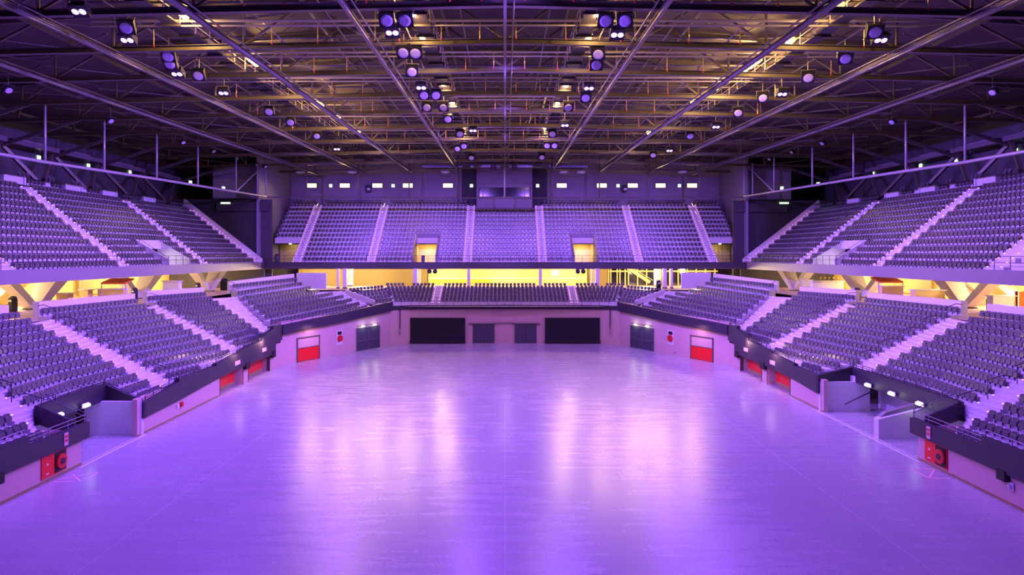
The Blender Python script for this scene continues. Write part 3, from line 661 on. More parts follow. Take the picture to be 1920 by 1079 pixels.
for s in (-1, 1):
    # tunnel openings in the far balcony
    xm = s*11.2; m = MB()
    for x in (9.55, 12.85): m.hexa([(s*x-.1,92,9.6),(s*x+.1,92,9.6),(s*x+.1,96.6,9.6),(s*x-.1,96.6,9.6),(s*x-.1,92,10.6),(s*x+.1,92,10.6),(s*x+.1,96.6,13.6),(s*x-.1,96.6,13.6)])
    m.box((xm,96.5,13.0), (3.3,.2,1.4)); struct(m.build('wall_tunnel_far_%s' % SN[s], 'fascia_upper'))
    m = MB(); m.box((xm,99.4,10.9), (3.2,.1,2.8)); m.box((xm-1.62,98,10.9),(.1,3,2.8)); m.box((xm+1.62,98,10.9),(.1,3,2.8)); struct(m.build('wall_corridor_far_%s' % SN[s], 'cream'))
    m = MB(); m.quad((xm-1.6,91.5,9.63),(xm+1.6,91.5,9.63),(xm+1.6,99.4,9.63),(xm-1.6,99.4,9.63)); struct(m.build('floor_corridor_far_%s' % SN[s], 'conc_floor'))
    light('AREA', (xm,97.6,12.2), (1,.78,.4), 110, target=(xm,97.9,9), size=1.2)
    railing('tunnel_railing', [(s*9.5,97.0,13.3),(s*12.9,97.0,13.3)], .9, 1.6, 'dark railing above the %s opening of the far upper balcony' % SN[s], group='balcony tunnel railings')
    q = Vector((xm+(.1 if s < 0 else -.1),96.3,12.75)); m = MB(); m.box(q, (.4,.1,.22)); tag(m.build('exit_sign', 'lamp_exit'), 'small lit exit sign over the %s opening of the far balcony' % SN[s], 'exit sign', 'exit signs')
    # end door recess under the outermost seats
    x = s*31.4; m = MB(); m.box((x,97.2,12.9), (4.2,.2,1.3)); struct(m.build('wall_lintel_far_%s' % SN[s], 'fascia'))
    m = MB(); m.box((x,99.8,11), (4.6,.1,3.2)); struct(m.build('wall_lobby_far_%s' % SN[s], 'olive'))
    light('AREA', (x,98.4,12.4), (1,.75,.4), 60, target=(x,98.6,9), size=1)
    q = Vector((x-.2*s,96.9,12.4)); lm = thing('lobby_lamp', q, 'round glowing lamp over the end lobby of the far balcony, %s side' % SN[s], 'lamp')
    m = MB(); m.lathe(q+Vector((0,-.05,-.22)), (0,0,1), [(.03,0),(.17,.06),(.22,.2),(.17,.34),(.03,.4)], 12); m.build('globe', 'lamp_door', lm, True)
    m = MB(); m.tube([q+Vector((0,0,.2)), q+Vector((0,0,.5))], .03); m.build('stem', 'steel', lm)
m = MB(); m.box((30.0,99.6,10.8), (.9,.1,2.2)); struct(m.build('door_lobby', 'screen'))  # door panel glows by itself, its brightness is put into an emissive material
q = Vector((-32.0,93.6,9.62)); b = thing('waste_bin', q, 'blue-grey round bin beside the left end lobby of the far balcony', 'bin')
m = MB(); m.lathe(q, (0,0,1), [(.26,0),(.3,.05),(.3,.95),(.26,1.05)], 14); m.build('body', 'door_grey', b, True)
m = MB(); m.lathe(q+Vector((0,0,1.05)), (0,0,1), [(.28,0),(.24,.12),(.1,.18)], 14); m.build('lid', 'fascia', b, True)
q = Vector((-11.7,95.2,9.63)); b = thing('waste_bin', q, 'dark square bin inside the left opening of the far balcony', 'bin')
m = MB(); m.box(q+Vector((0,0,.45)), (.45,.45,.9)); m.build('body', 'door_grey', b); m = MB(); m.box(q+Vector((0,0,.95)), (.5,.5,.12)); m.build('lid', 'black', b)
# far wall with cladding, booth
m = MB(); m.box((0,105.8,17), (98,.4,22)); struct(m.build('wall_far_upper', 'cladding'))
bz = thing('control_booth', (0,103.4,18.3), 'purple-lit control booth box with a long window above the middle far seats', 'booth')
m = MB(); m.box((-.1,104.2,20.75), (8.6,2.2,8.1)); m.build('shell', 'cladding', bz)
m = MB(); m.box((-.1,103.05,20.6), (7.9,.16,2.0)); m.build('window_recess', 'black', bz)
m = MB(); m.box((-.1,102.95,20.4), (7.7,.05,1.35)); m.build('window_pane', 'glass_dark', bz)
m = MB(); m.box((-.1,102.9,21.35), (7.9,.2,.5)); m.box((-3.4,102.9,20.3), (.1,.1,1.5)); m.box((3.0,102.9,20.3), (.07,.1,1.5)); m.box((-.1,102.9,19.62),(7.9,.2,.1)); m.build('window_frame', 'cladding', bz)
for s in (-1, 1):
    m = MB(); m.box((s*5.6+(-.1),105.5,20.8), (2.3,.2,7.6)); struct(m.build('wall_recess_%s' % SN[s], 'dark_wall'))
# wall lamps and exit lamps
k = 0
for px in (585,647,708,765,840,1053,1128,1186,1238,1297):
    k += 1; q = at(px, 348.5, D=105.0)
    lm = thing('wall_lamp', q, 'bright warm floodlight on the far wall, %s from the left in its row' % ORD[k], 'lamp', 'warm lamps on the far wall')
    m = MB(); m.box(q+Vector((0,-.2,0)), (1.5,.12,.62)); m.build('lens', 'lamp_wall', lm)  # lens drawn oversize, the lamp's bloom is put into its shape
    m = MB(); m.box(q+Vector((0,0,.02)), (1.65,.3,.75)); m.build('housing', 'steel', lm)
    m = MB(); m.box(q+Vector((0,.35,.2)), (.2,.5,.15)); m.build('bracket', 'steel', lm)
    light('SPOT', q+Vector((0,-.6,-.05)), (1,.60,.25), 3500, target=q+Vector((-q.x*.25,-34,-24)), size=.5, angle=95)
k = 0
for px in (620,737,884,1008,1159,1274):
    k += 1; q = at(px, 348.5, D=105.2); lm = thing('exit_lamp', q, 'small greenish emergency lamp on the far wall, %s from the left' % ORD[k], 'lamp', 'emergency lamps on the far wall')
    m = MB(); m.box(q, (.45,.1,.45)); m.build('lens', 'lamp_exit', lm); m = MB(); m.box(q+Vector((0,.24,0)), (.55,.4,.55)); m.build('housing', 'white', lm)
for i, px in enumerate((690, 1170)):
    q = at(px, 354, D=104.8); sp = thing('wall_speaker_cluster', q, 'dark loudspeaker with white panel on the far wall, %s half' % ('left' if i == 0 else 'right'), 'loudspeaker')
    m = MB(); m.box(q, (.8,.5,1.1)); m.build('cabinet', 'black', sp)
    m = MB(); m.box(q+Vector((.15,-.27,-.1)), (.5,.04,.35)); m.build('panel', 'white', sp)
k = 0
for px, py in ((73,296),(166,311),(244,323),(357,342),(419,353),(1904,283),(1793,301),(1726,311),(1637,325),(1534,345),(1466,353)):
    k += 1; s = -1 if px < 947 else 1; q = at(px, py, X=s*47.15)
    if q.y > 92: q = at(px, py, D=91.3)
    lm = thing('exit_lamp', q, 'small green-white emergency lamp high on the %s side wall, %s from the viewer' % (SN[s], ORD[k if s < 0 else k-5]), 'lamp', 'emergency lamps on the side walls')
    m = MB(); m.box(q, (.12,.42,.4) if q.y < 91 else (.4,.12,.4)); m.build('lens', 'lamp_exit', lm); m = MB(); m.box(q+Vector((s*.15,0,.22)), (.2,.5,.1)); m.build('housing', 'white', lm)
# ------------------------------------------------------------------ concourses
def vcol(a, D, s, lab):
    r = thing('v_column', (s*a, D, 6.17), lab, 'column', 'V-shaped concourse columns')
    def leg(dy, dx, w0, w1):
        m = MB(); b = Vector((s*a, D, 6.17)); t = Vector((s*(a+dx), D+dy, 8.85))
        m.hexa([b+Vector((x*w0,y*w0,0)) for x, y in ((-.5,-.5),(.5,-.5),(.5,.5),(-.5,.5))]+[t+Vector((x*w1,y*w1,0)) for x, y in ((-.5,-.5),(.5,-.5),(.5,.5),(-.5,.5))]); m.build('leg', 'column', r)
    leg(2.0, -.5, 1.0, 1.7); leg(-2.6, .6, .8, 1.1)
    m = MB(); m.box((s*a, D, 6.22), (1.15,1.15,.1)); m.build('base_plate', 'black', r)
for s in (-1, 1):
    g = G[s]
    for i, (a, D) in enumerate(((39.6,56),(38.3,69.5),(37,83.0))): vcol(a, D*g, s, 'white V-shaped column under the %s balcony, %s from the viewer' % (SN[s], ORD[i+1]))
    for D in (46, 56, 66, 76, 86): light('POINT', (s*42.5, D, 8.1), (1,.72,.34), 1500, size=.4)
    # bar kiosks and furniture
    def counter(px0, px1, py0, py1, D, lab, m1='cream', m2='white'):
        a, b = at(px0, py1, D=D), at(px1, py0, D=D); x0, x1 = sorted((a.x, b.x)); z0, z1 = min(a.z, b.z), max(a.z, b.z); z0 = 6.17
        r = thing('bar_counter', ((x0+x1)/2, D, z0), lab, 'counter', 'concourse counters')
        m = MB(); m.box(((x0+x1)/2, D+.35, (z0+z1)/2), (x1-x0, .7, z1-z0)); m.build('body', m1, r)
        m = MB(); m.box(((x0+x1)/2, D+.3, z1+.03), (x1-x0+.25, .95, .07)); m.build('worktop', m2, r)
        m = MB(); m.box(((x0+x1)/2, D-.02, z0+.06), (x1-x0, .04, .12)); m.build('plinth', 'black', r)
    if s < 0:
        counter(105, 128, 551, 566, 58, 'cream counter with slim worktop behind the left seats'); counter(150, 165, 545, 560, 60, 'narrow cream counter right of the slim one, left concourse')
        counter(183, 232, 543, 560, 61, 'long cream kiosk counter below the red awning, left concourse'); counter(305, 335, 528, 545, 70, 'white cupboard block in the left concourse', 'white')
        aw = (193, 238, 525, 531, 60.5, 'left'); bins = [(24,571,53.5,'beside the first column'), (252,548,67,'beside the second column'), (371,538,79,'before the third column')]
    else:
        counter(1508, 1522, 526, 545, 80, 'pale pink kiosk counter in the right concourse', 'column'); counter(1524, 1582, 528, 548, 77, 'long white bar with flowers in the right concourse', 'white')
        counter(1654, 1692, 538, 556, 62, 'cream kiosk counter below the red awning, right concourse'); counter(1716, 1772, 545, 565, 58, 'cream counter by the stair rail, right concourse', 'cream')
        counter(1862, 1902, 556, 575, 52.5, 'white drinks counter beside the orange panel', 'white')
        aw = (1645, 1690, 523, 528, 61.5, 'right'); bins = [(1858,567,53.5,'beside the drinks counter'), (1608,559,67,"beside the second column"), (1235,543,86,'at the head of the far aisle')]
        q0, q1 = at(1905,552,D=52.6), at(1935,575,D=52.6); m = MB(); m.box(((q0.x+q1.x)/2, 52.6, 7.0), (q1.x-q0.x, .3, 1.7)); o = thing('orange_panel', ((q0.x+q1.x)/2,52.6,6.2), 'orange partition panel at the right edge behind the seats', 'panel'); m.build('board', 'orange', o)
        m = MB(); m.box((q0.x+.05,52.5,7.0), (.1,.2,1.8)); m.build('edge_post', 'white', o)
        a = at(1540,527,D=77); fw = thing('flower_display', (a.x,77.3,8.2), 'row of pale flowers standing on the long white bar', 'flowers')
        for j in range(5):
            m = MB(); b = Vector((a.x+j*.5, 77.3, 7.72)); m.tube([b, b+Vector((.05,0,.28))], .015, 5); m.lathe(b+Vector((.05,0,.25)), (0,0,1), [(.03,0),(.13,.06),(.1,.16),(.02,.2)], 8); m.build('flower', 'yellow', fw)
    x0, x1 = at(aw[0],aw[2],D=aw[4]), at(aw[1],aw[3],D=aw[4]); mm = (x0+x1)/2
    r = thing('kiosk_awning', (mm.x,aw[4],mm.z), 'orange-red awning over the kiosk in the %s concourse' % aw[5], 'awning')
    m = MB(); m.hexa([(x0.x,aw[4]-.3,mm.z-.25),(x1.x,aw[4]-.3,mm.z-.25),(x1.x,aw[4]+1.2,mm.z+.1),(x0.x,aw[4]+1.2,mm.z+.1),(x0.x,aw[4]-.3,mm.z-.1),(x1.x,aw[4]-.3,mm.z-.1),(x1.x,aw[4]+1.2,mm.z+.25),(x0.x,aw[4]+1.2,mm.z+.25)]); m.build('cloth', 'orange', r)
    m = MB(); m.tube([(x0.x,aw[4]-.2,mm.z-.2),(x0.x,aw[4]-.2,6.2)], .05); m.build('post', 'column', r)
    m = MB(); m.tube([(x1.x,aw[4]-.2,mm.z-.2),(x1.x,aw[4]-.2,6.2)], .05); m.build('post', 'column', r)
    for (px, py, D, w) in bins:
        q = at(px, py, D=D); q.z = 6.17 if py < 560 or True else q.z
        r = thing('waste_bin', q, 'black waste bin in the %s concourse %s' % (SN[s], w), 'bin', 'concourse bins')
        m = MB(); m.lathe(q, (0,0,1), [(.28,0),(.32,.05),(.32,1.0),(.3,1.05)], 12); m.build('body', 'black', r, True)
        m = MB(); m.lathe(q+Vector((0,0,1.05)), (0,0,1), [(.3,0),(.26,.15),(.12,.22)], 12); m.build('lid', 'fascia', r, True)
        m = MB(); m.box(q+Vector((0,-.33,.9)), (.22,.03,.14)); m.build('flap', 'white', r)
    # slanted stair stringers behind the kiosks and a dark back panel
    for (D, w) in ((58,'near'), (64,'middle')):
        st = thing('concourse_stair', (s*44, D, 6.2), 'cream stair flight at the back of the %s concourse, %s one' % (SN[s], w), 'stairs', 'concourse stairs')
        m = MB(); m.hexa([(s*43.6,D-2.5,6.2),(s*44.9,D-2.5,6.2),(s*44.9,D-2.2,6.2),(s*43.6,D-2.2,6.2),(s*43.6,D+2.0,8.7),(s*44.9,D+2.0,8.7),(s*44.9,D+2.4,8.7),(s*43.6,D+2.4,8.7)]); m.build('flight', 'column', st)
        m = MB(); m.tube([(s*43.6,D-2.4,7.1),(s*43.6,D+1.0,8.75)], .04); m.build('handrail', 'steel', st)
    m = MB(); m.box((s*45.8, 75, 7.6), (.2, 7, 2.4)); struct(m.build('wall_panel_%s' % SN[s], 'olive'))
    m = MB(); m.box((s*40, 91.5*g, 7.5), (14, .2, 2.8)); struct(m.build('wall_concourse_end_%s' % SN[s], 'dark_wall'))
    q = at(422 if s < 0 else 1473, 541, D=84); 
# left: black dj desk near the far column
q = Vector((-35.6, 85.5, 6.17)); r = thing('mobile_bar', q, 'black mobile bar with small dark canopy near the far left column', 'bar')
m = MB(); m.box(q+Vector((0,0,.55)), (1.5,.8,1.1)); m.build('body', 'black', r); m = MB(); m.box(q+Vector((.1,0,1.15)), (1.8,1.0,.08)); m.build('worktop', 'fascia', r); m = MB(); m.box(q+Vector((-.3,0,1.35)), (.8,.5,.3)); m.build('equipment', 'fascia', r)
# far concourse
def fx(px, D=100): return (px-X0)*D/F
m = MB(); m.quad((-34,86.2,6.15),(34,86.2,6.15),(34,101,6.15),(-34,101,6.15)); struct(m.build('floor_concourse_far', 'conc_floor'))
m = MB(); m.box((fx(870)-9.5+.0, 100.2, 7.5), (fx(805)-fx(600), .2, 2.9)); m.v = []; m.f = []
m.box(((fx(560)+fx(804))/2, 100, 7.5), (fx(804)-fx(560), .2, 2.9)); struct(m.build('wall_concourse_far_panel', 'olive'))
m = MB(); m.box(((fx(804)+fx(1100))/2, 99.6, 7.5), (fx(1100)-fx(804), .2, 2.9)); struct(m.build('wall_concourse_far_middle', 'cream'))
m = MB(); m.box(((fx(808)+fx(920))/2, 99.4, 6.75), (fx(920)-fx(808), .1, .55)); struct(m.build('trim_9', 'yellow'))
m = MB(); m.box(((fx(804)+fx(1100))/2, 99.4, 7.2), (fx(1100)-fx(804), .12, .14)); struct(m.build('trim_10', 'white'))
m = MB(); m.box(((fx(1100)+fx(1141))/2, 100, 7.5), (fx(1141)-fx(1100), .2, 2.9)); struct(m.build('wall_concourse_far_dark', 'olive'))
wd = struct(thing('window_1', (fx(1240),99.6,6.2), 'glazed front', 'window')); 
m = MB(); m.box(((fx(1141)+fx(1345))/2, 100.2, 7.5), (fx(1345)-fx(1141), .1, 2.9)); m.build('pane', 'glass_dark', wd)
m = MB(); 
for px in (1141,1145,1157,1162,1172,1178,1195,1212,1243,1255,1271,1288,1305,1322,1340): m.box((fx(px),99.9,7.5), (.16,.2,2.9))
m.box(((fx(1141)+fx(1345))/2, 99.85, 8.25), (fx(1345)-fx(1141), .2, .2)); m.build('mullions', 'cream', wd)
st = thing('concourse_stair', (fx(1195),98.8,6.2), 'pale stair stringer behind the far glazed front', 'stairs', 'concourse stairs')
m = MB(); m.beam((fx(1175),99.4,8.8), (fx(1217),99.4,6.6), .15, .5); m.build('stringer', 'cream', st)
m = MB(); m.tube([(fx(1180),99.3,9.0), (fx(1222),99.3,6.9)], .05); m.build('handrail', 'cream', st)
k = 0
for px, D, w in ((634,90,.28),(647,90,.5),(657,96,.7),(779,90,.55),(784,96,.7),(879,90,.4),(1013,90,.4),(1113,96,.8),(1120,90,.5),(1233,96,.9),(1246,90,.5),(1259,90,.3)):
    k += 1; x = fx(px, D); r = thing('concourse_column', (x,D,6.15), '%s column under the far balcony, %s from the left' % ('slim pale' if w < .45 else 'broad white', ORD[k]), 'column', 'far concourse columns')
    m = MB(); m.box((x,D,7.5), (w,w,2.7)); m.build('shaft', 'column', r); m = MB(); m.box((x,D,6.25), (w+.1,w+.1,.2)); m.build('base', 'steel', r)
for x in (-28,-20,-9,0,9,20,28): light('POINT', (x,95,8.2), (1,.74,.36), 1600, size=.4)
for i, px in enumerate((803,1080)):
    q = Vector((fx(px,90.6)+.2,90.4,8.45)); r = thing('hanging_speaker', q, 'pair of round black loudspeakers under the far balcony, %s pair' % ('left' if i == 0 else 'right'), 'loudspeaker')
    for dx in (0,.75):
        m = MB(); m.lathe(q+Vector((dx,-.3,0)), (0,1,0), [(.1,0),(.3,.05),(.3,.4),(.15,.5)], 14); m.build('drum', 'black', r, True)
    m = MB(); m.box(q+Vector((.37,.1,.3)), (1.2,.1,.08)); m.build('bracket', 'steel', r)
m = MB(); q = at(1041,512,D=99.2); m.box(q, (1.1,.08,.75)); sc_ = tag(m.build('concourse_screen', 'screen'), 'glowing white screen on the far concourse wall', 'screen')
# ------------------------------------------------------------------ roof
CZ = lambda x: 23.8-.022*abs(x)
TD = [35.0,41.2,47.5,54.2,60.6,67.7,75.2,83.8,92.9,100.3]
conv = lambda D: 1-.12*(D-33)/60
RZ = lambda x: 27.6-.07*abs(x)
m = MB()
for (x0, x1) in ((-49,-25),(-25,0),(0,25),(25,49)): m.quad((x0,10,RZ(x0)),(x0,107,RZ(x0)),(x1,107,RZ(x1)),(x1,10,RZ(x1)))
struct(m.build('ceiling', 'deck'))
k = 0
dm = MB(); dm.beam((0,0,0),(0,0,1),.12,.12); 
for i, D in enumerate(TD):
    r = thing('roof_truss', (0,D,23.8), 'dark steel roof truss spanning the hall, %s from the viewer' % ORD[i+1], 'truss', 'transverse roof trusses')
    m = MB()
    xs = [-47,-41,-33,-24.6,-16.4,-8.2,0,8.2,16.4,24.6,33,41,47]
    for a, b in zip(xs, xs[1:]): m.ibeam((a,D,CZ(a)+.17), (b,D,CZ(b)+.17), .34, .34)
    m.build('bottom_chord', 'steel', r)
    m = MB()
    for a, b in zip(xs, xs[1:]): m.beam((a,D,RZ(a)-.25), (b,D,RZ(b)-.25), .25, .3)
    m.build('top_chord', 'steel', r)
    for a, b in zip(xs, xs[1:]):
        mx = (a+b)/2; ca = a*conv(D)
        t = MB(); t.beam((ca,D,CZ(a)+.3),(mx,D,RZ(mx)-.35), .13,.13); t.build('diagonal_brace', 'steel', r)
        t = MB(); t.beam((b*conv(D),D,CZ(b)+.3),(mx,D,RZ(mx)-.35), .13,.13); t.build('diagonal_brace', 'steel', r)
        t = MB(); t.tube([(ca,D,CZ(a)+.3),(ca,D,RZ(a)-.3)], .08); t.build('vertical_post', 'steel', r)
    m = MB()
    for dz, rr in ((1.15,.09),(.85,.06)): m.tube([(-25,D-.9,CZ(25)+dz+.5),(0,D-.9,23.8+dz),(25,D-.9,CZ(25)+dz+.5)], rr)
    m.build('service_pipes', 'galvanised', r)
for gi, gx in enumerate((-32.8,-24.6,-16.4,-8.2,0,8.2,16.4,24.6,32.8)):
    r = thing('roof_girder', (gx,35,23.6), ('long steel girder along the hall on the centre line of the roof' if gx == 0 else 'long steel girder along the hall, %s left of the centre' % ORD[4-gi] if gx < 0 else 'long steel girder along the hall, %s right of the centre' % ORD[gi-4]), 'girder', 'longitudinal roof girders')
    m = MB(); w = .26 if gx else .2
    pts = [(gx*conv(D), D, CZ(gx)-.14) for D in (20, 35, 50, 65, 80, 101)]
    for a, b in zip(pts, pts[1:]): m.ibeam(a, b, w*.8, .3)
    m.build('beam', 'steel_light', r)
    m = MB()
    for a, b in zip(pts, pts[1:]): m.tube([Vector(a)+Vector((.45 if gx <= 0 else -.45,0,.12)), Vector(b)+Vector((.45 if gx <= 0 else -.45,0,.12))], .05, 5)
    m.build('conduit', 'steel', r)
# lattice beams halfway between the trusses
for i, (a, b) in enumerate(zip(TD, TD[1:])):
    D = (a+b)/2; r = thing('lattice_beam', (0,D,25.3), 'thin lattice beam between roof trusses, %s bay from the viewer' % ORD[i+1], 'lattice beam', 'lattice beams')
    m = MB(); m.tube([(-24,D,25.2),(24,D,25.2)], .07, 5); m.build('bottom_tube', 'steel_light', r)
    m = MB(); m.tube([(-24,D,26.3),(24,D,26.3)], .07, 5); m.build('top_tube', 'steel_light', r)
    m = MB(); n = 28
    for k in range(n):
        x0, x1 = -24+48*k/n, -24+48*(k+1)/n; m.beam((x0,D,25.2 if k % 2 else 26.3),(x1,D,26.3 if k % 2 else 25.2), .06,.06)
    m.build('lattice', 'steel', r)
k = 0
for x in (-22.5,-18.2,-14.8,-10.5,-6.2,-2.6,2.6,6.2,10.5,14.8,18.2,22.5):
    k += 1; m = MB(); m.tube([(x,22,25.0),(x,102,25.0)], .045, 5); tag(m.build('roof_pipe', 'steel_light'), 'thin pipe running along the hall in the roof, %s from the left' % ORD[k], 'pipe', 'thin roof pipes')
# crossed wind braces and purlins between the trusses
k = 0
for i, (a, b) in enumerate(zip(TD, TD[1:])):
    for (x0, x1) in ((-41,-33),(-33,-24.6),(24.6,33),(33,41)):
        k += 1
        if i > 6: continue
        r = thing('wind_brace', ((x0+x1)/2,(a+b)/2,24), 'crossed thin roof brace, bay %s from the viewer, %s' % (ORD[i+1], {-41:'outermost left',-33:'inner left',24.6:'inner right',33:'outermost right'}[x0]), 'brace', 'crossed roof braces')
        c = Vector(((x0+x1)/2,(a+b)/2,CZ(33)+1.4))
        m = MB(); m.tube([(x0,a,CZ(x0)+1.2), c, (x1,b,CZ(x1)+1.5)], .055, 5); m.build('rod', 'steel_light', r)
        m = MB(); m.tube([(x1,a,CZ(x1)+1.2), c, (x0,b,CZ(x0)+1.5)], .055, 5); m.build('rod', 'steel_light', r)
        m = MB(); m.lathe(c+Vector((0,0,-.05)), (0,0,1), [(.3,0),(.3,.1)], 10); m.build('node_plate', 'steel', r)
for j, x in enumerate((-45,-37,-29,-20.5,-12.3,-4.1,4.1,12.3,20.5,29,37,45)):
    m = MB(); m.beam((x,20,RZ(x)-.6),(x,106,RZ(x)-.6), .18,.25); tag(m.build('roof_purlin', 'steel'), 'dark purlin under the roof deck, %s from the left' % ORD[j+1], 'purlin', 'roof purlins')
# catwalks with warm lamps
for (x, w) in ((-20,'outer left'),(-5.0,'inner left'),(5.0,'inner right'),(20,'outer right')):
    r = thing('catwalk', (x,35,24.6), 'steel catwalk with railings high in the roof, %s one' % w, 'catwalk', 'roof catwalks')
    m = MB(); m.box((x,65,24.65), (.9,74,.08)); 
    for D in range(30, 101, 2): m.box((x,D,24.55), (1.1,.08,.14))
    m.build('deck', 'rail', r)
    for e in (-.5,.5):
        m = MB(); m.tube([(x+e,28,25.7),(x+e,101,25.7)], .04, 5); m.tube([(x+e,28,25.2),(x+e,101,25.2)], .03, 5); m.build('rail', 'galvanised', r)
        pm = MB(); pm.tube([(0,0,0),(0,0,1.05)], .04, 5); pme = mesh_only(pm, 'post', 'galvanised')
        for D in range(30, 101, 2): child(pme, 'post', r, Vector((x+e,D,24.68))-r.location)
wl = [(343,28),(468,110),(478,118),(592,190),(602,197),(634,219),(672,246),(774,22),(791,68),(831,155),(848,190),(869,240),(1120,22),(1105,68),(1061,157),(1045,190),(1022,241),(1572,13),(1482,78),(1397,131),(1410,122),(1421,114),(1345,164),(1300,191),(1216,248)]
cnt = {}
for (px, py) in sorted(wl, key=lambda p: p[1]):
    q = at(px, py, D=F*(24.9-CH)/(Y0-py)); line = 'outer left' if px < 700 else 'inner left' if px < 947 else 'inner right' if px < 1130 else 'outer right'
    cnt[line] = cnt.get(line, 0)+1
    r = thing('catwalk_lamp', q, 'warm yellow work lamp along the %s catwalk, %s listed from the %s' % (line, ORD[cnt[line]], 'top of the view'), 'lamp', 'warm catwalk lamps')
    r['label'] = 'warm yellow work lamp on the %s catwalk, %s from the viewer' % (line, ORD[cnt[line]])
    sz = .8 if px < 700 or px > 1130 else .4
    m = MB(); m.lathe(q+Vector((0,-sz*.6,0)), (0,1,0), [(.06,0),(.19,.08),(.19,sz*1.1),(.06,sz*1.2)], 10); m.build('bulb', 'lamp_warm', r, True)  # bulb enlarged so its shape takes in the glow around the lamp
    m = MB(); m.box(q+Vector((0,0,.2)), (.4,sz*1.3,.06)); m.build('reflector', 'steel_light', r)
    m = MB(); m.tube([q+Vector((0,0,.2)), q+Vector((0,0,.9))], .03); m.build('stem', 'steel', r)
    light('POINT', q+Vector((0,0,-.3)), (1,.56,.16), 820 if sz > .5 else 980, size=.2)
# floodlights
def flood(q, aim, lit, lab, grp, sc=1.0, twin=False):
    q = Vector(q); d = (Vector(aim)-q).normalized(); r = thing('floodlight' if not lit else 'led_floodlight', q, lab, 'floodlight', grp)
    rot = d.to_track_quat('Y', 'Z').to_matrix()
    def T(mb):
        mb.v = [tuple(q+rot@(Vector(v)*sc)) for v in mb.v]; return mb
    m = MB(); m.hexa([(-.38,-.32,-.34),(.38,-.32,-.34),(.38,-.32,.34),(-.38,-.32,.34),(-.45,.18,-.42),(.45,.18,-.42),(.45,.18,.42),(-.45,.18,.42)]); T(m).build('housing', 'black', r)
    if lit:
        for dx in ((-.2,.2)):
            m = MB(); m.lathe((dx,.19,0), (0,1,0), [(.19,0),(.16,.04)], 12); T(m).build('lens', 'led_violet', r)
    else:
        m = MB(); m.lathe((0,.18,0), (0,1,0), [(.34,0),(.34,.03),(.24,.06)], 16); T(m).build('lens', 'lens', r)
    m = MB(); m.tube([(-.5,0,0),(-.5,-.1,.5),(.5,-.1,.5),(.5,0,0)], .035, 5); T(m).build('yoke', 'steel_light', r)
    m = MB(); m.tube([q+Vector((0,0,.4*sc)), q+Vector((0,0,1.1))], .04, 5); m.build('hanger', 'steel', r)
    return r
VIO = (.225,.052,1.0); WASH = (.275,.11,1.0)
lit = [(240,72),(150,18),(333,136),(420,172),(632,278),(736,58),(790,162),(887,243),(1059,233),(1104,163),(1157,62),(1650,72),(1466,174),(1342,236),(1255,281)]
cnt = {}
LITPOS = []
for (px, py) in sorted(lit, key=lambda p: p[1]):
    D = F*(23.0-CH)/(Y0-py); q = at(px, py, D=D); line = 'outer left' if px < 700 else 'inner left' if px < 947 else 'inner right' if px < 1200 else 'outer right'
    cnt[line] = cnt.get(line, 0)+1
    aim = Vector((q.x*1.0, q.y-14, 0)); flood(q, aim, True, 'glowing violet floodlight on the %s lighting line, %s from the viewer' % (line, ORD[cnt[line]]), 'lit violet floodlights', sc=.9)
    LITPOS.append((q, line))
unlit = [(726,36),(760,36),(757,97),(779,98),(772,133),(795,177),(817,177),(800,200),(832,200),(840,222),(862,250),(870,273),(858,278),(884,295),(238,50),(316,104),(320,118),(373,140),(505,208),(545,228),(594,254),(1135,37),(1172,37),(1122,100),(1118,120),(1098,182),(1065,200),(1036,250),(1026,272),(1040,272),(1016,294),(1640,58),(1585,108),(1515,144),(1430,182),(1384,210),(1294,254),(1225,290)]
cnt = {}
for (px, py) in sorted(unlit, key=lambda p: (p[1], p[0])):
    D = F*(23.3-CH)/(Y0-py); q = at(px, py, D=D); line = 'outer left' if px < 700 else 'inner left' if px < 947 else 'inner right' if px < 1200 else 'outer right'
    cnt[line] = cnt.get(line, 0)+1
    flood(q, (q.x*.85+random.uniform(-3,3), q.y-16, 8), False, 'dark square floodlight with round pale lens, %s lighting line, %s from the viewer' % (line, ORD[cnt[line]]), 'unlit floodlights', sc=.95)
side = [(15,168),(207,226),(343,266),(400,283),(443,297),(481,308),(497,312),(1862,172),(1673,228),(1542,268),(1485,285),(1443,298)]
for i, (px, py) in enumerate(side):
    s = -1 if px < 947 else 1; q = at(px, py, X=s*34.5); q = at(px, py, D=min(q.y, 90))
    flood(q, (q.x*.4, q.y-8, 2), False, 'small tilted floodlight above the %s balcony edge, %s from the viewer' % (SN[s], ORD[i+1 if s < 0 else i-6]), 'balcony edge floodlights', sc=.65)
# ballast boxes of the side lights / hanging rig hooks
hk = MB(); hk.tube([(0,0,0),(0,0,-.5)], .022, 5); hk.lathe((0,0,-.5), (0,0,-1), [(.02,0),(.05,.06),(.03,.14),(.05,.2),(.02,.26)], 6); hk.tube([(0,0,-.75),(0,0,-.95)], .03, 5)
HK = mesh_only(hk, 'chain', 'gold'); ht = MB(); ht.lathe((0,0,-.93), (0,0,-1), [(.03,0),(.06,.03),(.05,.1),(.02,.14)], 6); HT = mesh_only(ht, 'hook', 'red_hose')
k = 0
for i, D in enumerate(TD[:9]):
    for j, x in enumerate((-22,-13.5,-11.2,-6.8,-3.3,-1.5,1.4,3.4,6.6,11,13.6,22)):
        k += 1; xx = x+random.uniform(-.8,.8); zz = CZ(xx)+1.05
        r = thing('rigging_chain', (xx, D-.9, zz), 'short golden rigging chain hung before truss %s, %s from the left' % (ORD[i+1], ORD[j+1]), 'chain', 'rigging chains in the roof')
        child(HK, 'chain', r, (0,0,0)); child(HT, 'hook', r, (0,0,0))
